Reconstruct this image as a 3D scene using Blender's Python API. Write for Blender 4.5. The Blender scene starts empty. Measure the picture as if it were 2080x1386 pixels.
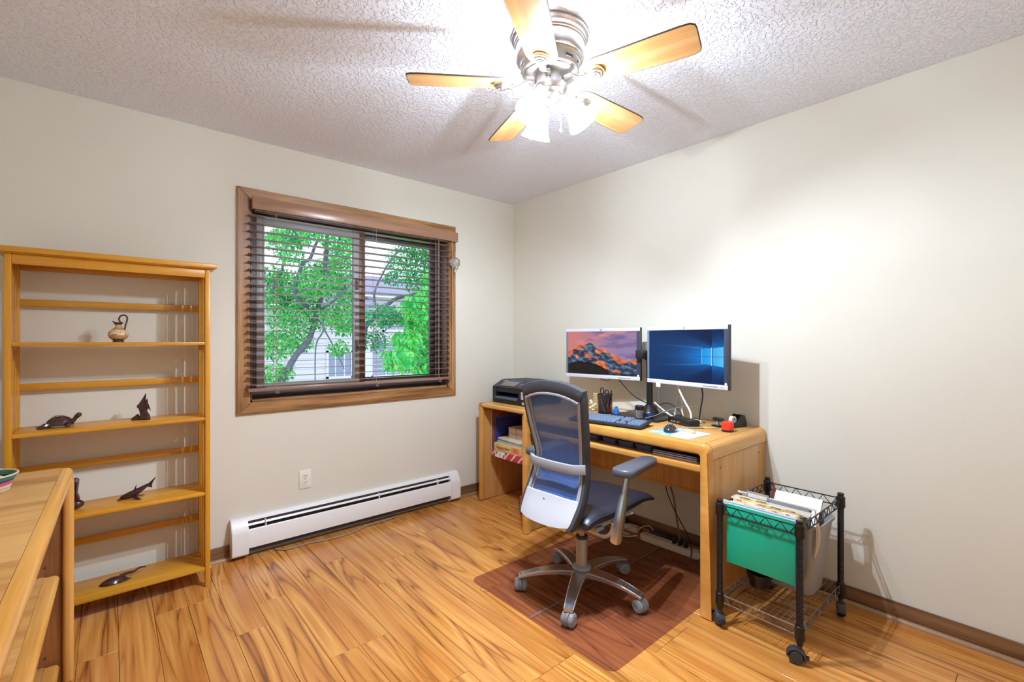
import bpy, bmesh, math, random
from mathutils import Vector, Matrix
from math import sin, cos, pi, radians
random.seed(7)
SC = bpy.context.scene
COL = SC.collection
def S(r, g, b, a=1.0):
    f = lambda c: (c/255/12.92) if c/255 <= .04045 else ((c/255+.055)/1.055)**2.4
    return (f(r), f(g), f(b), a)

# ------------------------------------------------------------------ camera, world, exposure
cam = bpy.data.cameras.new('camera'); camo = bpy.data.objects.new('camera', cam); COL.objects.link(camo)
cam.sensor_width = 36; cam.lens = 942/2080*36; cam.shift_y = -3/2080; cam.clip_start = .02; cam.clip_end = 100
YAW = math.atan(1090/942)
camo.location = (-2.671, -3.074, 1.26); camo.rotation_euler = (pi/2, 0, YAW-pi/2)
SC.camera = camo
vs = SC.view_settings; vs.view_transform = 'Standard'; vs.look = 'None'; vs.gamma = 1; vs.exposure = 1.1
try: vs.use_curve_mapping = False
except Exception: pass
W = bpy.data.worlds.new('sky'); SC.world = W; W.use_nodes = True
bg = W.node_tree.nodes['Background']; bg.inputs[0].default_value = S(226, 230, 250); bg.inputs[1].default_value = 1.0
LAMP_W = 36.5; LAMP_COL = (.87, 1.0, 1.18)
SC.cycles.max_bounces = 10; SC.cycles.diffuse_bounces = 6; SC.cycles.transparent_max_bounces = 24
SC.cycles.use_denoising = True
SC.cycles.sample_clamp_indirect = 6

# ------------------------------------------------------------------ helpers
WM = {}
class B:
    """collects shapes in one bmesh; build() links them as one mesh object"""
    def __init__(s, M=None): s.bm = bmesh.new(); s.M = M or Matrix()
    def _add(s, vs_, fs, M=None):
        T = s.M @ M if M is not None else s.M
        v = [s.bm.verts.new(T @ Vector(p)) for p in vs_]
        out = []
        for f in fs:
            try: out.append(s.bm.faces.new([v[i] for i in f]))
            except ValueError: pass
        return v, out
    def box(s, x0, x1, y0, y1, z0, z1, bev=0, M=None, seg=2):
        vs_ = [(x, y, z) for x in (x0, x1) for y in (y0, y1) for z in (z0, z1)]
        fs = [(0,1,3,2),(4,6,7,5),(0,4,5,1),(2,3,7,6),(0,2,6,4),(1,5,7,3)]
        v, f = s._add(vs_, fs, M)
        if bev > 0:
            es = list({e for q in f for e in q.edges})
            bmesh.ops.bevel(s.bm, geom=es, offset=bev, segments=seg, affect='EDGES', profile=.5)
        return s
    def ring_loft(s, rings, cap=True, closed=False, M=None):
        n = len(rings[0]); vs_ = [p for r in rings for p in r]; fs = []
        m = len(rings)
        for i in range(m-1 if not closed else m):
            a, b = i*n, ((i+1) % m)*n
            for k in range(n):
                k2 = (k+1) % n
                fs.append((a+k, a+k2, b+k2, b+k))
        if cap and not closed:
            fs.append(tuple(range(n-1, -1, -1))); fs.append(tuple(range((m-1)*n, m*n)))
        s._add(vs_, fs, M); return s
    def lathe(s, prof, c=(0,0,0), n=24, axis=None, M=None, cap=True):
        R = Matrix()
        if axis is not None: R = Vector((0,0,1)).rotation_difference(Vector(axis)).to_matrix().to_4x4()
        T = Matrix.Translation(c) @ R
        if M is not None: T = M @ T
        rings = [[(max(r,1e-5)*cos(2*pi*k/n), max(r,1e-5)*sin(2*pi*k/n), z) for k in range(n)] for r, z in prof]
        s.ring_loft(rings, cap, False, T); return s
    def cyl(s, p0, p1, r0, r1=None, n=16, M=None):
        p0, p1 = Vector(p0), Vector(p1); d = p1-p0; L = d.length
        r1 = r0 if r1 is None else r1
        return s.lathe([(r0,0),(r1,L)], p0, n, d, M)
    def tube(s, pts, r, n=8, closed=False, M=None, flat=None, up=None):
        """sweep a circle (or flat=(w,h) rectangle) along pts"""
        P = [Vector(p) for p in pts]; m = len(P); rings = []
        t0 = None; nrm = None
        for i in range(m):
            if closed: t = P[(i+1) % m]-P[i-1]
            else: t = P[min(i+1, m-1)]-P[max(i-1, 0)]
            if t.length < 1e-9: t = t0 or Vector((0,0,1))
            t.normalize()
            if nrm is None:
                a = Vector(up) if up else (Vector((0,0,1)) if abs(t.z) < .9 else Vector((1,0,0)))
                nrm = (a-t*a.dot(t)).normalized()
            else:
                if up:
                    a = Vector(up); nrm = (a-t*a.dot(t)).normalized()
                else:
                    nrm = nrm-t*nrm.dot(t)
                    nrm = nrm.normalized() if nrm.length > 1e-6 else t.orthogonal().normalized()
            bn = t.cross(nrm); t0 = t
            ri = r[i] if isinstance(r, (list, tuple)) else r
            if flat:
                w, h = flat[i] if isinstance(flat[0], (list, tuple)) else flat
                rr = min(w, h)*.28
                ring = []
                for sx, sy in ((1,1),(-1,1),(-1,-1),(1,-1)):
                    cxx, cyy = sx*(w-rr), sy*(h-rr)
                    for q in range(3):
                        a0 = {(1,1):0,(-1,1):90,(-1,-1):180,(1,-1):270}[(sx,sy)]+45*q
                        ring.append(P[i]+bn*(cxx+rr*cos(radians(a0)))+nrm*(cyy+rr*sin(radians(a0))))
                rings.append(ring)
            else:
                rings.append([P[i]+(nrm*cos(2*pi*k/n)+bn*sin(2*pi*k/n))*ri for k in range(n)])
        s.ring_loft(rings, True, closed, M); return s
    def prism(s, poly, d0, d1, M=None):
        """polygon in local XY extruded along Z from d0 to d1"""
        n = len(poly)
        s.ring_loft([[(x, y, d0) for x, y in poly], [(x, y, d1) for x, y in poly]], True, False, M); return s
    def grid(s, nu, nv, fn, M=None):
        vs_ = [fn(u/(nu-1), v/(nv-1)) for u in range(nu) for v in range(nv)]
        fs = [(i*nv+j, (i+1)*nv+j, (i+1)*nv+j+1, i*nv+j+1) for i in range(nu-1) for j in range(nv-1)]
        s._add(vs_, fs, M); return s
    def slab(s, nu, nv, fn, th):
        """closed slab: surface fn and the same pushed by vector th(u,v)"""
        top = [Vector(fn(u/(nu-1), v/(nv-1))) for u in range(nu) for v in range(nv)]
        bot = [p+Vector(th(i//nv/(nu-1), i % nv/(nv-1))) for i, p in enumerate(top)]
        N = nu*nv; fs = []
        for i in range(nu-1):
            for j in range(nv-1):
                a, b, c, d = i*nv+j, (i+1)*nv+j, (i+1)*nv+j+1, i*nv+j+1
                fs.append((a, b, c, d)); fs.append((N+d, N+c, N+b, N+a))
        bd = [i*nv for i in range(nu)]+[(nu-1)*nv+j for j in range(1, nv)]+[i*nv+nv-1 for i in range(nu-2, -1, -1)]+[j for j in range(nv-2, 0, -1)]
        for k in range(len(bd)):
            a, b = bd[k], bd[(k+1) % len(bd)]
            fs.append((b, a, N+a, N+b))
        s._add(top+bot, fs); return s
    def ball(s, c, r, n=12, sc=(1,1,1), M=None):
        prof = [(r*sin(pi*i/(n//2+1)), -r*cos(pi*i/(n//2+1))) for i in range(n//2+2)]
        T = Matrix.Translation(c) @ Matrix.Diagonal((*sc, 1))
        if M is not None: T = M @ T
        return s.lathe(prof, (0,0,0), n, None, T)
    def build(s, name, mat, parent=None, ang=38, world=False, kind=None, label=None, sub=0):
        bmesh.ops.recalc_face_normals(s.bm, faces=s.bm.faces)
        me = bpy.data.meshes.new(name); s.bm.to_mesh(me); s.bm.free()
        if world and parent is not None: me.transform(WM[parent.name].inverted())
        for p in me.polygons: p.use_smooth = True
        try: me.set_sharp_from_angle(angle=radians(ang))
        except Exception: pass
        for m in (mat if isinstance(mat, (list, tuple)) else [mat]): me.materials.append(m)
        o = bpy.data.objects.new(name, me); COL.objects.link(o)
        if parent is not None: o.parent = parent; WM[o.name] = WM.get(parent.name, Matrix())
        else: WM[o.name] = Matrix()
        if kind: o['kind'] = kind
        if label: o['label'] = label
        if sub:
            md = o.modifiers.new('smooth', 'SUBSURF'); md.levels = sub; md.render_levels = sub
        return o
def tag(o, label=None, cat=None, group=None, kind=None):
    if label: o['label'] = label
    if cat: o['category'] = cat
    if group: o['group'] = group
    if kind: o['kind'] = kind
    return o
def thing(name, label, cat, loc=(0,0,0), rz=0, group=None, kind=None):
    o = bpy.data.objects.new(name, None); COL.objects.link(o); o.empty_display_size = .05
    o.location = loc; o.rotation_euler = (0, 0, rz)
    WM[o.name] = Matrix.Translation(loc) @ Matrix.Rotation(rz, 4, 'Z')
    return tag(o, label, cat, group, kind)
def inst(o, parent, M):
    """another part sharing o's mesh data, placed by matrix M in the parent's frame"""
    c = bpy.data.objects.new(o.name.split('.')[0], o.data); COL.objects.link(c)
    c.parent = parent; c.matrix_local = M; WM[c.name] = WM[parent.name] @ M
    return c
def dup(root, loc, rz=None, label=None):
    r = root.copy(); COL.objects.link(r); r.location = loc
    if rz is not None: r.rotation_euler = (0, 0, rz)
    if label: r['label'] = label
    for ch in list(root.children):
        c = ch.copy(); COL.objects.link(c); c.parent = r
        for g in list(ch.children):
            d = g.copy(); COL.objects.link(d); d.parent = c
    return r
def spl(pts, n=6, closed=False):
    P = [Vector(p) for p in pts]; m = len(P); out = []
    for i in range(m if closed else m-1):
        p0 = P[(i-1) % m] if closed or i > 0 else P[0]
        p1, p2 = P[i], P[(i+1) % m]
        p3 = P[(i+2) % m] if closed or i+2 < m else P[-1]
        for k in range(n):
            t = k/n
            out.append(.5*((2*p1)+(p2-p0)*t+(2*p0-5*p1+4*p2-p3)*t*t+(3*p1-p0-3*p2+p3)*t**3))
    if not closed: out.append(P[-1])
    return out
def rrect(w, h, r, n=5, cx=0, cy=0):
    pts = []
    for a0, sx, sy in ((0,1,1),(90,-1,1),(180,-1,-1),(270,1,-1)):
        for q in range(n+1):
            a = radians(a0+90*q/n)
            pts.append((cx+sx*(w/2-r)+r*cos(a), cy+sy*(h/2-r)+r*sin(a)))
    return pts

# ------------------------------------------------------------------ materials
def newmat(name):
    m = bpy.data.materials.new(name); m.use_nodes = True
    nt = m.node_tree; return m, nt, nt.nodes['Principled BSDF'], nt.nodes['Material Output']
def mat(name, col, rough=.5, metal=0, noise=0, nscale=40, bump=0, bscale=120, spec=.5, trans=0, emit=None, estr=0, coat=0, aniso=0):
    m, nt, b, out = newmat(name)
    b.inputs['Base Color'].default_value = col; b.inputs['Roughness'].default_value = rough
    b.inputs['Metallic'].default_value = metal; b.inputs['Specular IOR Level'].default_value = spec
    b.inputs['Coat Weight'].default_value = coat
    if trans: b.inputs['Transmission Weight'].default_value = trans
    if emit: b.inputs['Emission Color'].default_value = emit; b.inputs['Emission Strength'].default_value = estr
    tc = nt.nodes.new('ShaderNodeTexCoord')
    if noise:
        t = nt.nodes.new('ShaderNodeTexNoise'); t.inputs['Scale'].default_value = nscale; t.inputs['Detail'].default_value = 4
        nt.links.new(tc.outputs['Object'], t.inputs['Vector'])
        mr = nt.nodes.new('ShaderNodeMapRange'); mr.inputs['From Min'].default_value = .3; mr.inputs['From Max'].default_value = .7
        mr.inputs['To Min'].default_value = 1-noise; mr.inputs['To Max'].default_value = 1+noise
        nt.links.new(t.outputs['Fac'], mr.inputs['Value'])
        mx = nt.nodes.new('ShaderNodeVectorMath'); mx.operation = 'SCALE'; mx.inputs[0].default_value = col[:3]
        nt.links.new(mr.outputs[0], mx.inputs['Scale']); nt.links.new(mx.outputs[0], b.inputs['Base Color'])
    if bump:
        t = nt.nodes.new('ShaderNodeTexNoise'); t.inputs['Scale'].default_value = bscale; t.inputs['Detail'].default_value = 3
        nt.links.new(tc.outputs['Object'], t.inputs['Vector'])
        bp = nt.nodes.new('ShaderNodeBump'); bp.inputs['Strength'].default_value = bump; bp.inputs['Distance'].default_value = .002
        nt.links.new(t.outputs['Fac'], bp.inputs['Height']); nt.links.new(bp.outputs[0], b.inputs['Normal'])
    return m
def wood(name, c_dark, c_mid, c_light, axis='Y', rough=.35, along=1.2, across=14, streak=.12, rings=0, dark=None, spec=.5, coat=0, bump=.08, tint=.12):
    """grain runs along axis; every object gets its own offset and tint"""
    m, nt, b, out = newmat(name); N = nt.nodes.new; L = nt.links.new
    tc = N('ShaderNodeTexCoord'); oi = N('ShaderNodeObjectInfo')
    off = N('ShaderNodeVectorMath'); off.operation = 'SCALE'; off.inputs[0].default_value = (37, 53, 71); L(oi.outputs['Random'], off.inputs['Scale'])
    sc = N('ShaderNodeVectorMath'); sc.operation = 'MULTIPLY'
    sc.inputs[1].default_value = tuple(along if a == axis else across for a in 'XYZ'); L(tc.outputs['Object'], sc.inputs[0])
    ad = N('ShaderNodeVectorMath'); ad.operation = 'ADD'; L(sc.outputs[0], ad.inputs[0]); L(off.outputs[0], ad.inputs[1])
    n1 = N('ShaderNodeTexNoise'); n1.inputs['Scale'].default_value = 1; n1.inputs['Detail'].default_value = 3; n1.inputs['Roughness'].default_value = .5
    L(ad.outputs[0], n1.inputs['Vector'])
    fac = n1.outputs['Fac']
    if rings:
        mu = N('ShaderNodeMath'); mu.operation = 'MULTIPLY'; mu.inputs[1].default_value = rings; L(fac, mu.inputs[0])
        pp = N('ShaderNodeMath'); pp.operation = 'PINGPONG'; pp.inputs[1].default_value = 1; L(mu.outputs[0], pp.inputs[0])
        mixf = N('ShaderNodeMath'); mixf.operation = 'MULTIPLY_ADD'; mixf.inputs[1].default_value = .62; L(pp.outputs[0], mixf.inputs[0])
        sh = N('ShaderNodeMath'); sh.operation = 'MULTIPLY'; sh.inputs[1].default_value = .38; L(fac, sh.inputs[0]); L(sh.outputs[0], mixf.inputs[2])
        fac = mixf.outputs[0]
    cr = N('ShaderNodeValToRGB'); e = cr.color_ramp.elements
    if rings:
        e[0].position = .16; e[0].color = dark or c_dark; e[1].position = .74; e[1].color = c_light
        k = cr.color_ramp.elements.new(.27); k.color = c_dark
        k = cr.color_ramp.elements.new(.46); k.color = c_mid
    else:
        e[0].position = .3; e[0].color = c_dark; e[1].position = .7; e[1].color = c_light
        k = cr.color_ramp.elements.new(.5); k.color = c_mid
    L(fac, cr.inputs[0])
    sc2 = N('ShaderNodeVectorMath'); sc2.operation = 'MULTIPLY'
    sc2.inputs[1].default_value = tuple(along*3 if a == axis else across*14 for a in 'XYZ'); L(tc.outputs['Object'], sc2.inputs[0])
    ad2 = N('ShaderNodeVectorMath'); ad2.operation = 'ADD'; L(sc2.outputs[0], ad2.inputs[0]); L(off.outputs[0], ad2.inputs[1])
    n2 = N('ShaderNodeTexNoise'); n2.inputs['Scale'].default_value = 1; n2.inputs['Detail'].default_value = 2; L(ad2.outputs[0], n2.inputs['Vector'])
    mr = N('ShaderNodeMapRange'); mr.inputs['From Min'].default_value = .3; mr.inputs['From Max'].default_value = .7
    mr.inputs['To Min'].default_value = 1-streak*1.6; mr.inputs['To Max'].default_value = 1+streak; L(n2.outputs['Fac'], mr.inputs['Value'])
    mr2 = N('ShaderNodeMapRange'); mr2.inputs['To Min'].default_value = 1-tint; mr2.inputs['To Max'].default_value = 1+tint; L(oi.outputs['Random'], mr2.inputs['Value'])
    mm = N('ShaderNodeMath'); mm.operation = 'MULTIPLY'; L(mr.outputs[0], mm.inputs[0]); L(mr2.outputs[0], mm.inputs[1])
    vm = N('ShaderNodeVectorMath'); vm.operation = 'SCALE'; L(cr.outputs[0], vm.inputs[0]); L(mm.outputs[0], vm.inputs['Scale'])
    L(vm.outputs[0], b.inputs['Base Color'])
    b.inputs['Roughness'].default_value = rough; b.inputs['Specular IOR Level'].default_value = spec; b.inputs['Coat Weight'].default_value = coat
    if bump:
        bp = N('ShaderNodeBump'); bp.inputs['Strength'].default_value = bump; bp.inputs['Distance'].default_value = .001
        L(n2.outputs['Fac'], bp.inputs['Height']); L(bp.outputs[0], b.inputs['Normal'])
    return m
def clear(name, tint, gloss=.12, rough=.05, body=0.0, bodycol=(1,1,1,1)):
    """thin clear sheet: tinted transparency, fresnel gloss and a little haze"""
    m, nt, b, out = newmat(name); N = nt.nodes.new; L = nt.links.new
    nt.nodes.remove(b)
    t = N('ShaderNodeBsdfTransparent'); t.inputs[0].default_value = tint
    g = N('ShaderNodeBsdfGlossy'); g.inputs['Roughness'].default_value = rough; g.inputs[0].default_value = (1,1,1,1)
    d = N('ShaderNodeBsdfDiffuse'); d.inputs[0].default_value = bodycol
    m1 = N('ShaderNodeMixShader'); m1.inputs[0].default_value = body; L(t.outputs[0], m1.inputs[1]); L(d.outputs[0], m1.inputs[2])
    lw = N('ShaderNodeLayerWeight'); lw.inputs['Blend'].default_value = gloss
    m2 = N('ShaderNodeMixShader'); L(lw.outputs['Fresnel'], m2.inputs[0]); L(m1.outputs[0], m2.inputs[1]); L(g.outputs[0], m2.inputs[2])
    L(m2.outputs[0], out.inputs[0]); return m
EXPO = 2**-1.1
def attr_mat(name, strength, rough=.3, emis=True):
    m, nt, b, out = newmat(name); a = nt.nodes.new('ShaderNodeAttribute'); a.attribute_name = 'Col'
    if emis:
        b.inputs['Base Color'].default_value = (.004,.004,.004,1); b.inputs['Specular IOR Level'].default_value = .08; nt.links.new(a.outputs['Color'], b.inputs['Emission Color']); b.inputs['Emission Strength'].default_value = strength*EXPO
    else: nt.links.new(a.outputs['Color'], b.inputs['Base Color'])
    b.inputs['Roughness'].default_value = rough; return m

M = {}
M['wall'] = mat('wall_paint', S(224, 221, 208), .75, noise=.012, nscale=2.5, bump=.12, bscale=260, spec=.3)
def ceiling_mat():
    m, nt, b, out = newmat('ceiling_knockdown'); N = nt.nodes.new; L = nt.links.new
    b.inputs['Base Color'].default_value = S(235, 239, 249); b.inputs['Roughness'].default_value = .85; b.inputs['Specular IOR Level'].default_value = .2
    tc = N('ShaderNodeTexCoord'); n = N('ShaderNodeTexNoise'); n.inputs['Scale'].default_value = 62; n.inputs['Detail'].default_value = 2.5; n.inputs['Distortion'].default_value = .5
    L(tc.outputs['Object'], n.inputs['Vector'])
    r = N('ShaderNodeMapRange'); r.interpolation_type = 'SMOOTHSTEP'; r.inputs['From Min'].default_value = .44; r.inputs['From Max'].default_value = .56; L(n.outputs['Fac'], r.inputs['Value'])
    bp = N('ShaderNodeBump'); bp.inputs['Strength'].default_value = .8; bp.inputs['Distance'].default_value = .004; L(r.outputs[0], bp.inputs['Height']); L(bp.outputs[0], b.inputs['Normal'])
    return m
M['ceiling'] = ceiling_mat()
def floor_mat():
    m, nt, b, out = newmat('floor_laminate'); N = nt.nodes.new; L = nt.links.new
    tc = N('ShaderNodeTexCoord'); oi = N('ShaderNodeObjectInfo')
    off = N('ShaderNodeVectorMath'); off.operation = 'SCALE'; off.inputs[0].default_value = (17, 29, 41); L(oi.outputs['Random'], off.inputs['Scale'])
    def coord(sx, sy):
        q = N('ShaderNodeVectorMath'); q.operation = 'MULTIPLY'; q.inputs[1].default_value = (sx, sy, 1); L(tc.outputs['Object'], q.inputs[0])
        a = N('ShaderNodeVectorMath'); a.operation = 'ADD'; L(q.outputs[0], a.inputs[0]); L(off.outputs[0], a.inputs[1]); return a.outputs[0]
    def noise(v, sc, det, dis=0, rough=.5):
        n = N('ShaderNodeTexNoise'); n.inputs['Scale'].default_value = sc; n.inputs['Detail'].default_value = det; n.inputs['Distortion'].default_value = dis; n.inputs['Roughness'].default_value = rough; L(v, n.inputs['Vector']); return n.outputs['Fac']
    def rng(v, a, c, d, e):
        r = N('ShaderNodeMapRange'); r.inputs['From Min'].default_value = a; r.inputs['From Max'].default_value = c; r.inputs['To Min'].default_value = d; r.inputs['To Max'].default_value = e; L(v, r.inputs['Value']); return r.outputs[0]
    def math_(op, a, c):
        q = N('ShaderNodeMath'); q.operation = op
        for k, v in enumerate((a, c)):
            if isinstance(v, (int, float)): q.inputs[k].default_value = v
            else: L(v, q.inputs[k])
        return q.outputs[0]
    fig = noise(coord(8.5, .62), 1, 1.6, .5)
    ring = math_('PINGPONG', math_('MULTIPLY', fig, 16), 1.0)
    fine = noise(coord(95, 1.6), 1, 2)
    ringf = math_('ADD', math_('MULTIPLY', ring, .8), math_('MULTIPLY', fine, .25))
    cr = N('ShaderNodeValToRGB'); e = cr.color_ramp.elements
    e[0].position = .10; e[0].color = S(112,64,32); e[1].position = .92; e[1].color = S(222,160,84)
    for p, c in ((.19, S(168,100,42)), (.32, S(198,130,60)), (.6, S(209,143,69))): k = e.new(p); k.color = c
    L(ringf, cr.inputs[0])
    plain = N('ShaderNodeMix'); plain.data_type = 'RGBA'; plain.inputs[6].default_value = S(190,119,53); plain.inputs[7].default_value = S(219,157,83)
    L(rng(noise(coord(16, .7), 1, 2), .35, .65, 0, 1), plain.inputs[0])
    mx = N('ShaderNodeMix'); mx.data_type = 'RGBA'; L(rng(noise(coord(5, 1.1), 1, 1), .36, .58, .12, .9), mx.inputs[0]); L(plain.outputs[2], mx.inputs[6]); L(cr.outputs[0], mx.inputs[7])
    tint = math_('MULTIPLY', rng(oi.outputs['Random'], 0, 1, .93, 1.05), rng(fine, .3, .7, .86, 1.08))
    sc = N('ShaderNodeVectorMath'); sc.operation = 'SCALE'; L(mx.outputs[2], sc.inputs[0]); L(tint, sc.inputs['Scale']); L(sc.outputs[0], b.inputs['Base Color'])
    b.inputs['Roughness'].default_value = .2; return m
M['plank'] = floor_mat()
M['base'] = wood('baseboard_walnut', S(88,60,38), S(118,84,54), S(140,104,70), 'X', .4, 1.5, 22, .15)
M['baseY'] = wood('baseboard_walnut_y', S(88,60,38), S(118,84,54), S(140,104,70), 'Y', .4, 1.5, 22, .15)
M['shoe'] = wood('shoe_moulding', S(140,108,76), S(164,130,96), S(184,150,114), 'X', .4, 1.5, 22, .1)
M['shoeY'] = wood('shoe_moulding_y', S(140,108,76), S(164,130,96), S(184,150,114), 'Y', .4, 1.5, 22, .1)
M['casX'] = wood('casing_oak_x', S(132,90,50), S(166,120,74), S(188,144,96), 'X', .34, 2, 26, .2, rings=3)
M['casZ'] = wood('casing_oak_z', S(132,90,50), S(166,120,74), S(188,144,96), 'Z', .34, 2, 26, .2, rings=3)
M['jamb'] = wood('jamb_dark', S(88,64,50), S(106,78,62), S(124,92,74), 'Z', .4, 2, 30, .12)
M['slat'] = wood('blind_slat', S(136,102,88), S(150,116,100), S(164,130,114), 'X', .25, 2, 30, .06, spec=.6)
M['valance'] = wood('blind_valance', S(146,108,84), S(160,122,96), S(172,134,108), 'X', .26, 2, 24, .06, spec=.6)
M['sash'] = mat('sash_bronze', S(74,66,70), .45)
M['stile'] = mat('sash_grey', S(170,164,162), .45)
M['glass'] = clear('window_glass', (.96,.98,1,1), .08, .0)
M['cord'] = mat('blind_cord', S(176,160,146), .7)
M['white'] = mat('white_enamel', S(236,235,234), .35, noise=.01)
M['darkslot'] = mat('heater_interior', S(66,62,60), .7)
M['ivory'] = mat('ivory_plastic', S(238,234,224), .35)
M['black'] = mat('black_plastic', S(28,28,32), .45)
M['black2'] = mat('black_satin', S(22,20,22), .32, spec=.6)
M['charcoal'] = mat('charcoal_plastic', S(58,58,64), .5, bump=.1, bscale=400)
M['grey'] = mat('grey_plastic', S(120,122,128), .45)
M['lgrey'] = mat('light_grey_plastic', S(152,153,158), .42)
M['silver'] = mat('silver_panel', S(204,206,214), .36, .25)
M['alu'] = mat('polished_aluminium', S(196,202,214), .22, .9)
M['alub'] = mat('brushed_aluminium', S(192,190,190), .36, .9)
M['trim'] = mat('bright_metal_trim', S(226,222,216), .3, .5)
M['beigegrey'] = mat('cylinder_grey', S(168,158,148), .42, .4)
M['nickel'] = mat('brushed_nickel', S(206,202,198), .3, 1, noise=.03, nscale=6)
M['pine'] = wood('shelf_pine_x', S(198,132,26), S(212,148,38), S(224,164,56), 'X', .33, 1.2, 12, .05, spec=.5)
M['pineZ'] = wood('shelf_pine_z', S(198,132,26), S(212,148,38), S(224,164,56), 'Z', .33, 1.2, 12, .05, spec=.5)
OK3 = (S(190,132,62), S(210,154,80), S(223,171,99))
M['oakX'] = wood('oak_x', S(208,152,84), S(218,164,94), S(226,176,106), 'X', .34, .9, 9, .06, rings=5, dark=S(192,136,72))
M['oakY'] = wood('oak_y', *OK3, 'Y', .34, 1.6, 20, .12, rings=2.2, dark=S(170,120,66))
M['oakZ'] = wood('oak_z', S(192,138,72), S(204,152,86), S(212,162,96), 'Z', .32, 1.2, 26, .12)
OE = (S(204,142,64), S(217,158,79), S(229,174,97))
M['edgeX'] = wood('edge_x', *OE, 'X', .2, 1.5, 16, .05)
M['edgeY'] = wood('edge_y', *OE, 'Y', .2, 1.5, 16, .05)
M['edgeZ'] = wood('edge_z', *OE, 'Z', .2, 1.5, 16, .05)
M['edgeF'] = wood('edge_frame', *OE, 'Y', .2, 5, 9, .04, tint=.03)
M['seam'] = mat('seam_line', S(96,66,40), .7)
M['dwoodZ'] = wood('panel_brown', S(120,72,34), S(142,90,46), S(160,104,58), 'Z', .42, 2, 16, .12)
M['carved'] = mat('carved_ironwood', S(66,38,35), .22, noise=.35, nscale=60, spec=.55)
M['blade'] = wood('fan_blade_maple', S(206,148,86), S(218,164,102), S(228,180,122), 'X', .3, 2, 26, .06, spec=.5)
M['bladeedge'] = mat('fan_blade_edge', S(84,66,54), .5)
M['meshblue'] = None

# ------------------------------------------------------------------ room shell
H = 2.44; XL = -3.42; YF = -3.7
def slab(name, *boxes, m, kind='structure', parent=None, bev=0):
    b = B()
    for q in boxes: b.box(*q, bev=bev)
    return b.build(name, m, parent, kind=kind)
slab('wall_back', (XL,-2.055,0,.16,0,H), (-.683,.12,0,.16,0,H), (-2.055,-.683,0,.16,0,.89), (-2.055,-.683,0,.16,2.08,H), m=M['wall'])
slab('wall_right', (0,.12,YF,0,0,H), m=M['wall'])
slab('wall_left', (XL-.12,XL,YF,.16,0,H), m=M['wall'])
slab('wall_front', (XL-.12,.12,YF-.12,YF,0,H), m=M['wall'])
slab('ceiling', (XL-.12,.12,YF-.12,.16,H,H+.1), m=M['ceiling'])
floor = slab('floor', (XL-.12,.12,YF-.12,.16,-.12,-.012), m=M['darkslot'])
tag(floor, 'glossy wood laminate floor of narrow boards running towards the window wall')
# planks: one mesh per length, shared
PW = .1257
pl_mesh = {}
def plank_mesh(L):
    if L not in pl_mesh:
        b = B(); b.box(-PW/2+.0005, PW/2-.0005, -L/2+.0005, L/2-.0005, -.012, 0, bev=.0011, seg=1)
        o = b.build('plank', M['plank'], floor); pl_mesh[L] = o.data; bpy.data.objects.remove(o)
    return pl_mesh[L]
nx = int((0-XL)/PW)+1
for i in range(nx):
    x = -.008-PW/2-(i-1)*PW
    if x-PW/2 < XL-.1: continue
    y = 0.0; k = 0
    first = [1.22, .41, .82, .61][(i*3+i//4) % 4]
    while y > -3.3:
        L = first if k == 0 else 1.22
        o = bpy.data.objects.new('plank', plank_mesh(L)); COL.objects.link(o); o.parent = floor; o.location = (x, y-L/2, 0)
        y -= L; k += 1
# baseboards
for nm, x0, x1 in (('baseboard_back', XL, -2.158), ('baseboard_back_corner', -.606, 0)):
    b = B(); b.box(x0, x1, -.011, 0, 0, .083, bev=.003)
    bb = b.build(nm, M['base'], kind='structure')
    b = B(); b.prism([(0,0),(-.016,0),(-.016,.006),(-.013,.013),(-.007,.0165),(0,.018)], x0, x1, M=Matrix(((0,0,1,0),(1,0,0,-.011),(0,1,0,0),(0,0,0,1))))
    b.build('shoe_moulding', M['shoe'], bb)
b = B(); b.box(-.011, 0, YF, -.011, 0, .083, bev=.003); bb = b.build('baseboard_right', M['baseY'], kind='structure')
b = B(); b.prism([(0,0),(-.016,0),(-.016,.006),(-.013,.013),(-.007,.0165),(0,.018)], YF, -.011, M=Matrix(((1,0,0,-.011),(0,0,1,0),(0,1,0,0),(0,0,0,1))))
b.build('shoe_moulding', M['shoeY'], bb)

# ------------------------------------------------------------------ window
win = thing('window_1', 'oak cased sliding window in the back wall', None, (-1.37, 0, .89), kind='structure')
X0, X1, Z0, Z1 = -2.055, -.683, .89, 2.08
o_, cw, d = .068, .02, .02
def casing(poly, m):
    b = B(); b.prism(poly, 0, d, M=Matrix(((1,0,0,0),(0,0,-1,0),(0,1,0,0),(0,0,0,1))))
    bm = b.bm; es = [e for e in bm.edges if all(abs(v.co.y+d) < 1e-5 for v in e.verts)]
    bmesh.ops.bevel(bm, geom=es, offset=.005, segments=2, affect='EDGES')
    b.build('casing', m, win, world=True)
g = .0006
casing([(X0-o_+g, Z1+o_), (X1+o_-g, Z1+o_), (X1-g, Z1), (X0+g, Z1)], M['casX'])
casing([(X0-o_+g, Z0-o_), (X0+g, Z0), (X1-g, Z0), (X1+o_-g, Z0-o_)], M['casX'])
casing([(X0-o_, Z0-o_+g), (X0-o_, Z1+o_-g), (X0, Z1-g), (X0, Z0+g)], M['casZ'])
casing([(X1+o_, Z0-o_+g), (X1, Z0+g), (X1, Z1-g), (X1+o_, Z1+o_-g)], M['casZ'])
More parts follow.
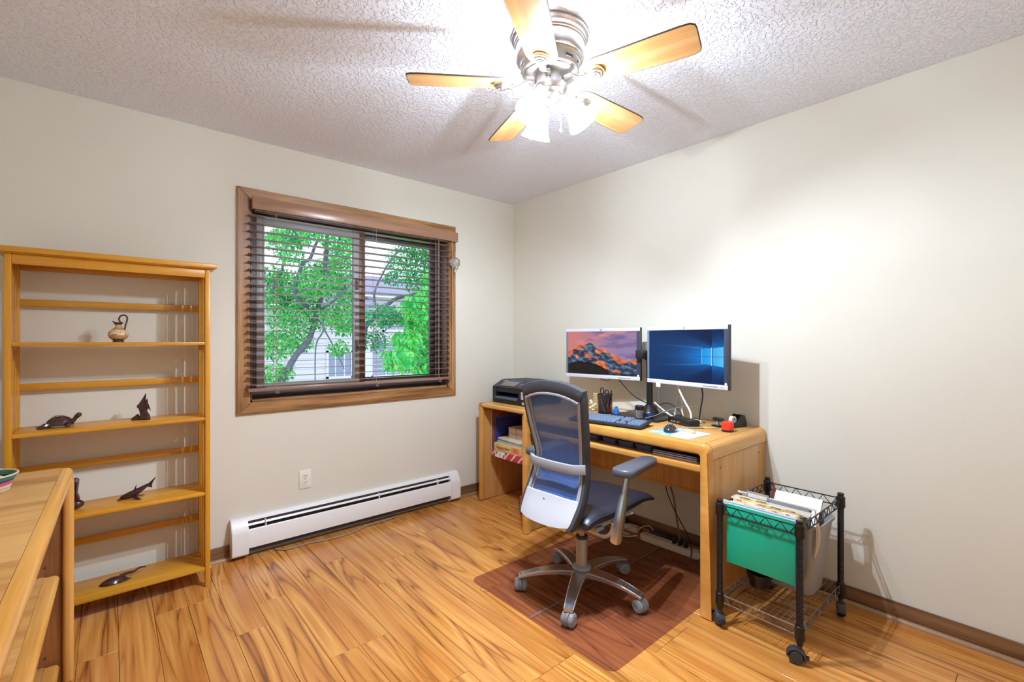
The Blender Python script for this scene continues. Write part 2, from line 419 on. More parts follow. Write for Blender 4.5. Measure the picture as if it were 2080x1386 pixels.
for nm, q, m in (('jamb', (X0, X0+.012, -.012, .16, Z0, Z1), M['jamb']), ('jamb', (X1-.012, X1, -.012, .16, Z0, Z1), M['jamb']),
              ('head_jamb', (X0, X1, -.012, .16, Z1-.012, Z1), M['jamb']), ('sill', (X0, X1, -.012, .16, Z0, Z0+.014), M['casX'])):
    b = B(); b.box(*q, bev=.0015); b.build(nm, m, win, world=True)
def sash(x0, x1, z0, z1, y0, y1, wl, wr, wt, wb, mt, ml=None, mr_=None):
    b = B(); b.box(x0, x1, y0, y1, z1-wt, z1, .002).box(x0, x1, y0, y1, z0, z0+wb, .002).box(x0, x0+wl, y0, y1, z0+wb, z1-wt, .002).box(x1-wr, x1, y0, y1, z0+wb, z1-wt, .002)
    s = b.build('sash', mt, win, world=True)
    b = B(); b.box(x0+wl-.004, x1-wr+.004, (y0+y1)/2-.002, (y0+y1)/2+.002, z0+wb-.004, z1-wt+.004); b.build('pane', M['glass'], s, world=True)
    return s
b = B(); b.box(X0+.012, X1-.012, .085, .155, Z1-.06, Z1-.012, .003).box(X0+.012, X1-.012, .085, .155, Z0+.014, Z0+.05, .003).box(X0+.012, X0+.055, .085, .155, Z0+.05, Z1-.06, .003).box(X1-.05, X1-.012, .085, .155, Z0+.05, Z1-.06, .003)
b.build('window_frame', M['sash'], win, world=True)
s1 = sash(-2.0, -1.352, .94, 2.02, .088, .112, .045, .035, .05, .05, M['stile'])
s2 = sash(-1.385, -.733, .94, 2.02, .118, .142, .045, .035, .05, .05, M['sash'])
b = B(); b.box(-1.352, -1.312, .086, .117, .94, 2.02, .002); b.build('meeting_stile', M['jamb'], win, world=True)
for z in (1.21, 1.64):
    b = B(); b.box(-1.386, -1.362, .072, .088, z-.03, z+.03, .004).cyl((-1.374, .08, z), (-1.39, .058, z+.025), .006, n=8)
    b.build('latch', M['jamb'], win, world=True)

# ------------------------------------------------------------------ blind
bl = thing('venetian_blind', 'open brown wooden venetian blind hanging over the window', 'blind', (-1.37, -.03, 1.99))
b = B()
b.box(-2.052, -.622, -.062, -.05, 2.02, 2.093, .004); b.box(-2.052, -2.042, -.05, -.021, 2.02, 2.093, .003).box(-.632, -.622, -.05, -.021, 2.02, 2.093, .003)
b.build('valance', M['valance'], bl, world=True)
b = B(); b.box(-2.036, -.70, -.048, .002, 2.012, 2.06, .003); b.build('headrail', M['jamb'], bl, world=True)
ns = 23; zt, zb = 1.982, .995
b = B(); b.box(-.692, .692, -.0245, .0245, -.0013, .0013, .001, seg=1)
sl = b.build('slat', M['slat'], bl); 
for i in range(ns):
    z = zt-(zt-zb)*i/(ns-1)
    Mx = Matrix.Translation((-.012, -.012, z-1.99)) @ Matrix.Rotation(radians(-2), 4, 'X')
    if i == 0: sl.matrix_local = Mx
    else: inst(sl, bl, Mx)
b = B(); b.box(-2.074, -.69, -.068, -.016, .955, .975, .004); b.build('bottom_rail', M['slat'], bl, world=True)
for x in (-1.93, -1.30, -.80):
    b = B()
    for y in (-.068, -.017): b.tube([(x, y, .965), (x, y, 2.015)], .0011, 5)
    b.tube([(x+.012, -.042, .955), (x+.012, -.042, 2.015)], .0012, 5)
    b.tube(spl([(x+.004, -.07, .972), (x+.012, -.076, .96), (x-.004, -.078, .948), (x+.01, -.078, .94), (x+.016, -.074, .95)], 5), .0014, 5)
    b.build('ladder_cord', M['cord'], bl, world=True)
b = B(); b.tube([(-.676, -.066, 2.02), (-.676, -.068, 1.55), (-.677, -.066, .93)], .003, 6); b.build('wand', M['cord'], bl, world=True)
# crystal ornament
cr = thing('crystal_ornament', 'clear faceted glass ornament hanging at the right edge of the window casing', 'ornament', (-.652, -.066, 1.855))
b = B(); b.lathe([(0,-.042),(.022,-.036),(.042,-.018),(.046,0),(.042,.018),(.022,.036),(0,.042)], n=8, axis=(-.5,-1,.1), c=(-.0,.008,0))
mglass = clear('crystal', (.92,.92,.9,1), .4, .03, .3, S(244,240,230))
b.build('faceted_ball', mglass, cr, ang=10)
b = B(); b.lathe([(0,-.02),(.009,-.012),(.011,0),(.004,.016),(0,.02)], (.0,0,-.062), 6); b.build('drop', mglass, cr, ang=10)
b = B(); b.tube([(0,0,.04),(.004,.0,.12),(0,.003,.168)], .001, 5); b.build('thread', M['cord'], cr)

# ------------------------------------------------------------------ baseboard heater, outlet, cable
ht = thing('baseboard_heater', 'long white hydronic baseboard heater under the window', 'heater', (-1.38, -.04, 0))
YZ = lambda x: Matrix(((0,0,1,x),(1,0,0,0),(0,1,0,0),(0,0,0,1)))
b = B(); b.prism([(-.068,.058),(-.068,.158),(-.062,.166),(-.060,.163),(-.0645,.156),(-.0645,.058)], -2.075, -.69, M=YZ(0)); b.build('front_panel', M['white'], ht, world=True)
b = B(); b.prism([(0,.02),(0,.222),(-.02,.222),(-.035,.205),(-.032,.203),(-.018,.217),(-.004,.217),(-.004,.02)], -2.075, -.69, M=YZ(0)); b.build('back_plate', M['white'], ht, world=True)
b = B(); b.prism([(-.0445,.193),(-.0515,.182),(-.0500,.181),(-.043,.192)], -2.075, -.69, M=YZ(0)); b.build('damper', M['white'], ht, world=True)
b = B(); b.box(-2.075, -.69, -.05, -.005, .03, .15).box(-2.075,-.69,-.03,-.0045,.15,.202); b.build('element_and_slot_shade', M['darkslot'], ht, world=True)  # upper box is a dark sheet painting the shade inside the top slots
for x in (-1.98, -1.27, -.80):
    b = B(); b.box(x-.003, x+.003, -.058, -.03, .15, .198, .001); b.build('bracket', M['white'], ht, world=True)
for x0, x1 in ((-2.158,-2.072), (-.693,-.608)):
    b = B(); b.prism([(0,.0),(-.02,.0),(-.076,.03),(-.076,.152),(-.071,.166),(-.04,.216),(-.031,.225),(0,.225)], x0, x1, M=YZ(0))
    bmesh.ops.bevel(b.bm, geom=list(b.bm.edges), offset=.0025, segments=2, affect='EDGES'); b.build('end_cap', M['white'], ht, world=True)
ol = thing('wall_outlet', 'white duplex power outlet on the wall above the heater', 'outlet', (-1.744, 0, .378))
b = B(); b.box(-.036, .036, -.006, 0, -.058, .058, .003); b.build('cover_plate', M['ivory'], ol)
for z in (.02, -.02):
    b = B(); b.prism(rrect(.034, .029, .012), .0, .0085, M=Matrix(((1,0,0,0),(0,0,-1,0),(0,1,0,z),(0,0,0,1)))); r_ = b.build('receptacle', M['ivory'], ol)
    b = B()
    for x in (-.007, .007): b.box(x-.0013, x+.0013, -.0092, -.008, z-.001, z+.008)
    b.cyl((0,-.0092,z-.0075), (0,-.008,z-.0075), .0024, n=8); b.build('slot', M['black'], r_)
b = B(); b.cyl((0,-.0075,0), (0,-.005,0), .003, n=10); b.build('screw', M['alub'], ol)
b = B(); b.tube(spl([(-1.93,-.055,.008),(-1.87,-.10,.006),(-1.76,-.095,.006),(-1.66,-.115,.006),(-1.54,-.125,.006),(-1.44,-.10,.006),(-1.36,-.075,.008),(-1.25,-.075,.008),(-1.14,-.06,.01)], 6), .004, 6)
tag(b.build('heater_cable', mat('grey_cable', S(150,140,130), .5)), 'thin grey cable lying on the floor along the heater', 'cable')

# ------------------------------------------------------------------ ceiling fan
FX, FY = -1.377, -1.803
fan = thing('ceiling_fan', 'five bladed ceiling fan with brushed nickel motor and three lit glass shades', 'ceiling fan', (FX, FY, H))
b = B(); b.lathe([(.146,0),(.149,-.004),(.149,-.016),(.141,-.02),(.141,-.034),(.137,-.038),(.137,-.042),(.133,-.045),(.135,-.06),(.135,-.085),(.131,-.093)], n=48)
b.build('canopy', M['nickel'], fan)
b = B(); b.lathe([(.131,-.092),(.129,-.096),(.1215,-.099),(.123,-.103),(.119,-.106),(.116,-.112),(.112,-.138),(.108,-.142),(.108,-.146),(.098,-.149),(.1,-.153),(.09,-.157),(.076,-.158),(.064,-.158)], n=48)
mo = b.build('motor_housing', M['nickel'], fan)
b = B(); b.box(.1115, .1155, -.017, .017, -.133, -.121, .002); vs0 = b.build('vent_slot', M['charcoal'], mo)
for k in range(10):
    T = Matrix.Rotation(2*pi*k/10+.2, 4, 'Z')
    if k == 0: vs0.matrix_local = T
    else: inst(vs0, mo, T)
b = B(); b.lathe([(.06,-.155),(.06,-.196),(.066,-.197),(.067,-.201),(.066,-.206),(.066,-.222),(.0645,-.226),(.05,-.232),(.046,-.24),(.03,-.252),(.012,-.258),(0,-.259)], n=40); b.build('switch_housing', M['nickel'], fan)
# blade outline along +X
bo = [(.148,.030),(.16,.046),(.185,.056),(.22,.058),(.30,.060),(.40,.064),(.50,.066),(.53,.064),(.543,.055),(.546,.04)]
outl = bo+[(x,-y) for x, y in reversed(bo)]
for k in range(5):
    a = radians(-.5+72*k)
    T = Matrix.Rotation(a, 4, 'Z') @ Matrix.Translation((0,0,-.19)) @ Matrix.Rotation(radians(-12), 4, 'X')
    b = B(); b.prism(outl, 0, .006); 
    bl_ = b.build('blade', M['blade'], fan); bl_.matrix_local = T
    b = B(); b.tube([(x, y, .003) for x, y in outl], .0033, 6, closed=True); e_ = b.build('blade_edge', M['bladeedge'], bl_)
    b = B(); b.lathe([(0,-.022),(.006,-.0215),(.008,-.018),(.0095,-.0195),(.016,-.0205),(.018,-.017),(.024,-.016),(.0255,-.0115),(.031,-.010),(.033,-.004),(.033,0),(0,0)], (.188,0,0), 28)
    b.tube(spl([(.178,0,-.012),(.14,0,-.014),(.115,0,-.004),(.09,0,.012),(.062,0,.012)], 5), 0, flat=[(.012,.005)]*21, up=(0,0,1))
    ir = b.build('blade_iron', M['nickel'], fan); ir.matrix_local = T
# light kit
def shade_mat():
    m, nt, b, out = newmat('frosted_glass_lit'); N = nt.nodes.new; L = nt.links.new
    nt.nodes.remove(b)
    t = N('ShaderNodeBsdfTransparent'); t.inputs[0].default_value = (1,1,1,1)
    d = N('ShaderNodeBsdfTranslucent'); d.inputs[0].default_value = (.62,.61,.6,1)
    e = N('ShaderNodeEmission'); e.inputs[0].default_value = (1,.97,.92,1); e.inputs[1].default_value = 1.1
    m1 = N('ShaderNodeMixShader'); m1.inputs[0].default_value = .585; L(t.outputs[0], m1.inputs[1]); L(d.outputs[0], m1.inputs[2])
    a = N('ShaderNodeAddShader'); L(m1.outputs[0], a.inputs[0]); L(e.outputs[0], a.inputs[1]); L(a.outputs[0], out.inputs[0]); return m
M['shade'] = shade_mat()
M['bulb'] = mat('lit_bulb', (1,1,1,1), .5, emit=(1,.95,.88,1), estr=8)
for az in (-47.8, 72.2, 192.2):
    A = radians(az); tilt = radians(33)
    dirv = Vector((cos(A)*sin(tilt), sin(A)*sin(tilt), -cos(tilt)))
    p0 = Vector((cos(A)*.05, sin(A)*.05, -.222))
    b = B(); b.cyl(p0, p0+dirv*.03, .016, .02, 20)
    b.lathe([(.02,.018),(.03,.024),(.031,.04),(.027,.043)], p0, 24, dirv)
    fi = b.build('socket_cup', M['nickel'], fan)
    b = B(); prof = [(.027,.034),(.0275,.05),(.031,.066),(.036,.084),(.043,.106),(.051,.126),(.0575,.138),(.0605,.145)]
    prof = prof+[(r-.0022, z) for r, z in reversed(prof)]
    b.lathe(prof, p0, 32, dirv, cap=False); b.build('glass_shade', M['shade'], fan)
    b = B(); b.lathe([(.009,.03),(.0095,.04),(.013,.052),(.0155,.064),(.0135,.075),(.007,.081),(0,.082)], p0, 16, dirv); b.build('bulb', M['bulb'], fan)
    ld = bpy.data.lights.new('lamp_light', 'POINT'); ld.energy = LAMP_W; ld.color = LAMP_COL; ld.shadow_soft_size = .014
    lo = bpy.data.objects.new('lamp_light', ld); COL.objects.link(lo); lo.parent = fan; lo.location = p0+dirv*.1
b = B(); b.tube([(.048,-.01,-.24),(.05,-.011,-.34)], .0009, 5); pc = b.build('pull_chain', M['alub'], fan)
b = B(); b.lathe([(0,.0),(.004,.004),(.005,.012),(.002,.02),(0,.022)], (.05,-.011,-.362), 10); b.build('chain_fob', M['alub'], pc)

# ------------------------------------------------------------------ bookcase
bk = thing('bookcase', 'yellow pine open bookcase with slatted sides against the back wall', 'bookcase', (-2.646, -.14, 0))
bx0, bx1, by0, by1, bt = -3.005, -2.2875, -.272, -.018, 1.617
for x in (bx0, bx1-.0215):
    for y in (by0, by1-.028):
        b = B(); b.box(x, x+.0215, y, y+.028, 0, bt, .002); b.build('post', M['pineZ'], bk, world=True)
b = B(); b.box(bx0-.026, bx1+.026, by0-.026, by1+.008, bt+.004, bt+.028, .004); b.prism([(bx0-.008,by0-.008),(bx1+.008,by0-.008),(bx1+.008,by1+.002),(bx0-.008,by1+.002)], bt, bt+.006); b.build('top_board', M['pine'], bk, world=True)
b = B(); b.box(bx0+.0215, bx1-.0215, by0+.004, by0+.022, bt-.042, bt, .002); b.build('apron', M['pine'], bk, world=True)
zs = (.101, .4825, .864, 1.2475)
for z in zs:
    b = B(); b.box(bx0+.0215, bx1-.0215, by0+.003, by1-.02, z-.016, z, .002); b.build('shelf', M['pine'], bk, world=True)
for z in (.29, .665, 1.0435, 1.428):
    b = B(); b.box(bx0+.0215, bx1-.0215, by1-.022, by1-.008, z-.0155, z+.0155, .002); b.build('back_rail', M['pine'], bk, world=True)
b = B(); b.box(bx0+.0215, bx1-.0215, by1-.022, by1-.004, bt-.042, bt, .002); b.build('back_apron', M['pine'], bk, world=True)
for x in (bx0+.004, bx1-.0175):
    for k in range(3):
        y = by0+.028+.0285+(.0285+.028)*k
        b = B(); b.box(x, x+.0135, y, y+.028, zs[0]-.03, bt, .0015); b.build('side_slat', M['pineZ'], bk, world=True)
    for z in list(zs)+[bt]:
        b = B(); b.box(x-.001, x+.0145, by0+.028, by1-.028, z-.032, z-.0165 if z < bt else z, .0015); b.build('side_rail', M['pine'], bk, world=True)
for z in zs:
    b = B()
    for y in (by0+.014, by1-.014): b.cyl((bx1-.001, y, z-.01), (bx1+.0035, y, z-.01), .005, .004, 10)
    b.build('screw_cap', M['ivory'], bk, world=True)

# ------------------------------------------------------------------ carved figures and jug
def curvemat_jug():
    m, nt, b, out = newmat('painted_clay'); N = nt.nodes.new; L = nt.links.new
    tc = N('ShaderNodeTexCoord'); sp = N('ShaderNodeSeparateXYZ'); L(tc.outputs['Object'], sp.inputs[0])
    mr = N('ShaderNodeMapRange'); mr.inputs['From Max'].default_value = .115; L(sp.outputs['Z'], mr.inputs['Value'])
    cr = N('ShaderNodeValToRGB'); cr.color_ramp.interpolation = 'CONSTANT'; e = cr.color_ramp.elements
    dk, tn, lt = S(84,62,54), S(206,166,112), S(226,200,156)
    e[0].position = 0; e[0].color = dk; e[1].position = .97; e[1].color = dk
    for p, c in ((.1,tn),(.2,dk),(.215,tn),(.255,dk),(.27,lt),(.52,dk),(.535,tn),(.575,dk),(.59,tn),(.72,dk)):
        k = e.new(p); k.color = c
    L(mr.outputs[0], cr.inputs[0])
    an = N('ShaderNodeMath'); an.operation = 'ARCTAN2'; L(sp.outputs['Y'], an.inputs[0]); L(sp.outputs['X'], an.inputs[1])
    cb = N('ShaderNodeCombineXYZ'); L(an.outputs[0], cb.inputs[0]); L(mr.outputs[0], cb.inputs[1])
    vz = N('ShaderNodeMapping'); vz.inputs['Scale'].default_value = (1.4, 7, 1); L(cb.outputs[0], vz.inputs[0])
    ns_ = N('ShaderNodeTexNoise'); ns_.inputs['Scale'].default_value = 1.6; ns_.inputs['Distortion'].default_value = 1.2; L(vz.outputs[0], ns_.inputs['Vector'])
    gt = N('ShaderNodeMath'); gt.operation = 'GREATER_THAN'; gt.inputs[1].default_value = .6; L(ns_.outputs['Fac'], gt.inputs[0])
    zz = N('ShaderNodeMath'); zz.operation = 'COMPARE'; zz.inputs[1].default_value = .39; zz.inputs[2].default_value = .1; L(mr.outputs[0], zz.inputs[0])
    ml = N('ShaderNodeMath'); ml.operation = 'MULTIPLY'; L(gt.outputs[0], ml.inputs[0]); L(zz.outputs[0], ml.inputs[1])
    # teeth round the foot
    ta = N('ShaderNodeMath'); ta.operation = 'MULTIPLY'; ta.inputs[1].default_value = 14/pi/2; L(an.outputs[0], ta.inputs[0])
    tp = N('ShaderNodeMath'); tp.operation = 'PINGPONG'; tp.inputs[1].default_value = .5; L(ta.outputs[0], tp.inputs[0])
    th = N('ShaderNodeMath'); th.operation = 'MULTIPLY_ADD'; th.inputs[1].default_value = .14; th.inputs[2].default_value = .1; L(tp.outputs[0], th.inputs[0])
    tg = N('ShaderNodeMath'); tg.operation = 'LESS_THAN'; L(mr.outputs[0], tg.inputs[0]); L(th.outputs[0], tg.inputs[1])
    mxx = N('ShaderNodeMath'); mxx.operation = 'MAXIMUM'; L(ml.outputs[0], mxx.inputs[0]); L(tg.outputs[0], mxx.inputs[1])
    mx = N('ShaderNodeMix'); mx.data_type = 'RGBA'; L(mxx.outputs[0], mx.inputs[0]); L(cr.outputs[0], mx.inputs[6]); mx.inputs[7].default_value = dk
    L(mx.outputs[2], b.inputs['Base Color']); b.inputs['Roughness'].default_value = .35; return m
jug = thing('jug', 'small painted clay jug with tall looped handle on the upper shelf', 'jug', (-2.645, -.15, 1.2475))
b = B(); n = 32; rings = []
for r, z in ((.0,0),(.021,0),(.0215,.006),(.019,.009),(.024,.012),(.034,.02),(.039,.031),(.0395,.038),(.036,.048),(.029,.057),(.021,.064),(.0135,.071),(.0115,.078),(.0125,.085),(.0165,.092),(.0185,.0945),(.0165,.0925),(.011,.08),(.011,.07),(0,.066)):
    ring = []
    for k in range(n):
        a = 2*pi*k/n; rr = r; zz = z
        if z > .08:   # trefoil mouth
            w = (z-.08)/.0145; rr = r*(1+w*(.16*cos(3*(a-pi))-.08)); zz = z+.004*w*cos(a-pi)+.003*w*cos(3*(a-pi))
            if abs(a-pi) < .8: rr += .005*w
        ring.append((max(rr,1e-5)*cos(a), max(rr,1e-5)*sin(a), zz))
    rings.append(ring)
Rj = Matrix.Rotation(radians(-30), 4, 'Z')
b.ring_loft(rings, M=Rj); b.build('body', curvemat_jug(), jug)
b = B(); b.tube(spl([(.012,0,.094),(.006,0,.1),(.003,0,.112),(.01,0,.126),(.024,0,.13),(.036,0,.122),(.037,0,.106),(.031,0,.084),(.027,0,.06)], 5), [.0038]*41, 8, M=Rj)
b.build('handle', mat('jug_handle', S(92,76,68), .35), jug)

def leaf_shape(b, poly, th, M_, taper=.35):
    """carved flat piece: polygon with bevelled edge and thickness along local z"""
    cxx = sum(p[0] for p in poly)/len(poly); cyy = sum(p[1] for p in poly)/len(poly)
    sh = lambda k: [(cxx+(x-cxx)*k, cyy+(y-cyy)*k) for x, y in poly]
    rings = [[(x, y, -th/2) for x, y in sh(1-taper*.6)], [(x, y, -th*.12) for x, y in poly], [(x, y, th*.12) for x, y in poly], [(x, y, th/2) for x, y in sh(1-taper*.6)]]
    b.ring_loft(rings, M=M_)
XZ = Matrix(((1,0,0,0),(0,0,-1,0),(0,1,0,0),(0,0,0,1)))   # polygon x,y -> world x,z
# turtle (facing +x)
tu = thing('turtle_figure', 'dark carved wooden turtle on the second shelf', 'figurine', (-2.848, -.15, .864), radians(-8))
tu.scale = (1, 1, 1.16)
b = B()
def dome(u, v):
    a = 2*pi*u; r = v; x = .048*r*cos(a); y = .036*r*sin(a)
    return (x-.004+.003*r, y, .012+.031*math.sqrt(max(0,1-r*r))+.004*cos(a)*r)
b.grid(25, 7, dome); b.lathe([(.0,.004),(.036,.008),(.0355,.016),(0,.017)], (-.004,0,0), 24, M=Matrix.Diagonal((1.33,1,1,1)))
b.build('shell', M['carved'], tu)
b = B()
for pts in ([(-.03,.022,.022),(-.014,.026,.032),(.012,.026,.034),(.03,.02,.027)], [(-.03,-.022,.022),(-.014,-.026,.032),(.012,-.026,.034),(.03,-.02,.027)], [(-.04,0,.026),(-.014,.0,.0445),(.012,0,.044),(.036,0,.033)],
            [(-.014,-.026,.032),(-.014,0,.0435),(-.014,.026,.032)], [(.012,-.026,.034),(.012,0,.0435),(.012,.026,.034)]): b.tube(spl(pts,4), .0011, 5)
b.build('shell_ridges', mat('carved_ridge', S(112,92,84), .4), tu)
b = B(); b.tube(spl([(.036,0,.018),(.048,0,.024),(.056,0,.036),(.066,0,.043),(.074,0,.04)],4), [.010,.010,.0095,.009,.0085,.008,.008,.008,.0082,.009,.0095,.010,.010,.009,.0075,.006,.003], 10); b.build('head', M['carved'], tu)
for sx, sy in ((.03,1),(.03,-1),(-.03,1),(-.034,-1)):
    b = B(); b.tube(spl([(sx*.8, sy*.02, .014),(sx+(.006 if sx>0 else -.012), sy*.036, .009),(sx+(.002 if sx>0 else -.03), sy*.046,.003)],4), [.009,.0095,.0095,.009,.008,.007,.005,.003,.002], 8, M=None); b.build('flipper', M['carved'], tu)
b = B(); b.tube([(-.048,0,.012),(-.062,0,.006),(-.078,0,.003)], [.007,.004,.0012], 8); b.build('tail', M['carved'], tu)
# angel fish
af = thing('angelfish_figure', 'dark carved wooden angelfish standing at the right of the second shelf', 'figurine', (-2.554, -.15, .864), radians(-25))
b = B()
leaf_shape(b, [(-.024,.071),(-.017,.078),(-.006,.094),(.006,.116),(.014,.131),(.0135,.11),(.012,.09),(.020,.068),(.022,.05),(.012,.036),(-.006,.034),(-.014,.046),(-.018,.058),(-.0235,.059)], .020, XZ)
b.build('body', M['carved'], af)
b = B(); leaf_shape(b, [(.010,.088),(.020,.104),(.0215,.082),(.027,.07),(.034,.044),(.024,.055),(.012,.062)], .011, XZ); b.build('dorsal_fin', M['carved'], af)
b = B(); leaf_shape(b, [(-.012,.05),(.014,.05),(.03,.02),(.033,0),(-.016,0),(-.008,.024)], .026, XZ)
b.build('tail_fin', M['carved'], af)
b = B(); leaf_shape(b, [(-.044,0),(-.043,.012),(-.030,.022),(-.02,.03),(-.012,.014),(-.010,0)], .03, XZ)
for k in range(3): b.tube([(-.004+.01*k,-.0135,.036-.003*k),(.006+.012*k,-.0135,.004)], .0016, 5)
b.build('base', M['carved'], af)
# shark
sh = thing('shark_figure', 'dark carved wooden shark with raised tail fin on the third shelf', 'figurine', (-2.583, -.15, .4825), radians(-12))
sh.scale = (.82, .95, .92)
b = B(); P_ = spl([(-.068,0,.011),(-.045,0,.015),(-.015,0,.024),(.02,0,.04),(.05,0,.058),(.066,0,.068)],4)
b.tube(P_, [.006,.009,.0115,.0135,.015,.0162,.0172,.018,.0183,.018,.0175,.0165,.0152,.0138,.0122,.0108,.0095,.0082,.007,.006,.005], 10); b.build('body', M['carved'], sh)
b = B(); b.box(-.078,-.056,-.02,.02,.004,.010,.003); b.build('head', M['carved'], sh)
b = B(); leaf_shape(b, [(-.014,.030),(.004,.068),(.008,.078),(.006,.052),(.014,.042)], .007, XZ); b.build('dorsal_fin', M['carved'], sh)
b = B(); leaf_shape(b, [(.024,.046),(.036,.064),(.037,.054),(.042,.056)], .005, XZ); b.build('second_fin', M['carved'], sh)
b = B(); leaf_shape(b, [(.05,.054),(.068,.075),(.1,.104),(.098,.096),(.086,.076),(.08,.056),(.082,.046),(.07,.052)], .006, XZ); b.build('tail_fin', M['carved'], sh)
for s_ in (1,-1):
    b = B(); b.tube([(-.005, s_*.008, .014),(.02, s_*.03, .006),(.036, s_*.042,.003)], 0, flat=[(.012,.003),(.009,.002),(.003,.001)], up=(0,0,1)); b.build('pectoral_fin', M['carved'], sh)
# seal (partly hidden)
se = thing('seal_figure', 'dark carved wooden figure with upright tail partly hidden behind the low oak unit', 'figurine', (-2.806, -.16, .4825), radians(-10))
se.scale = (1.25, 1.25, 1.3)
b = B(); b.ball((.0,0,.018), .018, 14, (1.9,1.1,1.0)); b.build('body', M['carved'], se)
b = B(); leaf_shape(b, [(-.03,.016),(-.034,.05),(-.02,.088),(-.004,.106),(.012,.112),(.02,.104),(.017,.075),(.015,.06),(.022,.038),(.016,.024),(.008,.016)], .024, XZ); b.build('tail', M['carved'], se)
# ray
ry = thing('ray_figure', 'dark carved wooden ray with long tail lying on the bottom shelf', 'figurine', (-2.66, -.16, .101), radians(8))
ry.scale = (1, 1.15, 1.5)
b = B()
def rayf(u, v):
    t = u; w = .030*math.sin(pi*min(1,t*1.0))**.8*(1-.35*t); s_ = 2*v-1
    return (-.055+.105*t, s_*w, .003+.015*(1-s_*s_)*sin(pi*t)**.6)
b.slab(13, 9, rayf, lambda u, v: (0,0,-.0028)); b.build('body', M['carved'], ry)
b = B(); b.tube(spl([(.02,0,.014),(.05,.004,.016),(.075,.01,.014),(.1,.012,.02),(.125,.016,.016)],4), [.006,.0055,.0055,.005,.005,.0045,.0045,.004,.004,.0036,.0036,.003,.003,.0026,.0022,.002,.001], 8); b.build('tail', M['carved'], ry)
b = B(); leaf_shape(b, [(.016,-.03),(.05,-.022),(.062,-.016),(.05,-.012),(.02,-.006)], .004, Matrix.Translation((0,0,.004))); b.build('pectoral_fin', M['carved'], ry)

# ------------------------------------------------------------------ low oak unit at the left
lu = thing('low_oak_unit', 'low oak shelf unit with rounded top edge in the left foreground', 'shelf unit', (-2.772, -.68, 0), radians(-.7))
T0 = .785
b = B(); b.box(-.585,-.036,-2.2,-.004,T0-.038,T0,.003); b.build('top_panel', M['oakX'], lu)
def bull(x1, x0, z1, th, n=7):    # rounded nose at +x side
    r = th/2; pts = [(x0, z1), ]
    for k in range(n+1):
        a = pi/2-pi*k/n; pts.append((x1-r*.85+r*.85*cos(a), z1-r+r*sin(a)))
    pts.append((x0, z1-th)); return pts
Yex = lambda: Matrix(((1,0,0,0),(0,0,1,0),(0,1,0,0),(0,0,0,1)))
b = B(); b.prism(bull(-.005,-.0355,T0,.044), -2.2, -.003, M=Yex()); bmesh.ops.bevel(b.bm, geom=[e for e in b.bm.edges if all(v.co.y > -.01 for v in e.verts)], offset=.014, segments=3, affect='EDGES'); b.build('front_edge', M['edgeY'], lu)
b = B(); b.box(-.575,-.035,-.038,-.012,0,T0-.038,.001); b.build('end_panel', M['dwoodZ'], lu)
b = B(); b.box(-.034,-.003,-.05,-.006,0,T0-.036,.011,seg=3); b.build('end_post', M['edgeZ'], lu)
b = B(); b.box(-.58,-.575,-2.2,-.012,.02,T0-.04); b.build('back_panel', M['dwoodZ'], lu)
for z in (.408, .085):
    b = B(); b.box(-.573,-.08,-2.2,-.04,z-.026,z,.002); s_ = b.build('shelf', M['oakX'], lu)
    b = B(); b.prism(bull(-.040,-.0795,z,.032), -2.2, -.041, M=Yex()); bmesh.ops.bevel(b.bm, geom=[e for e in b.bm.edges if all(v.co.y > -.045 for v in e.verts)], offset=.010, segments=3, affect='EDGES'); b.build('shelf_edge', M['edgeY'], s_)
b = B()
for z in (.44, .115): b.cyl((-.075,-.039,z), (-.08,-.0375,z), .003, n=8)
b.build('peg_hole', M['seam'], lu)
# coiled basket
ba = thing('coiled_basket', 'small coiled basket striped green, pink and cream on the low oak unit', 'basket', (-2.976, -.925, T0))
def coil(z, r, c):
    b = B(); b.tube([(r*cos(2*pi*k/40), r*sin(2*pi*k/40), z) for k in range(40)], .0026, 6, closed=True); return b.build('coil', c, ba)
cm = {k: mat('coil_'+k, S(*c), .75, noise=.18, nscale=220) for k, c in dict(cream=(214,196,160), pink=(196,84,128), green=(58,120,104), dark=(40,50,44), tan=(186,158,120)).items()}
seq = ['tan','cream','tan','cream','cream','pink','pink','pink','dark','green','green','green','cream']
for i, k in enumerate(seq): coil(.003+i*.0042, .060+.0012*i+(.0012*(i-7) if i > 7 else 0), cm[k])
b = B(); b.lathe([(0,0),(.06,0),(.06,.003),(0,.003)], n=32); b.build('bottom', cm['cream'], ba)
b = B()
for k in range(7):
    b.ball((.034*cos(k*.9), .034*sin(k*.9), .04+.004*(k % 2)), .016, 10, (1,1,.6))
b.build('dried_petals', mat('dried_petals', S(206,170,156), .8, noise=.3, nscale=90), ba)

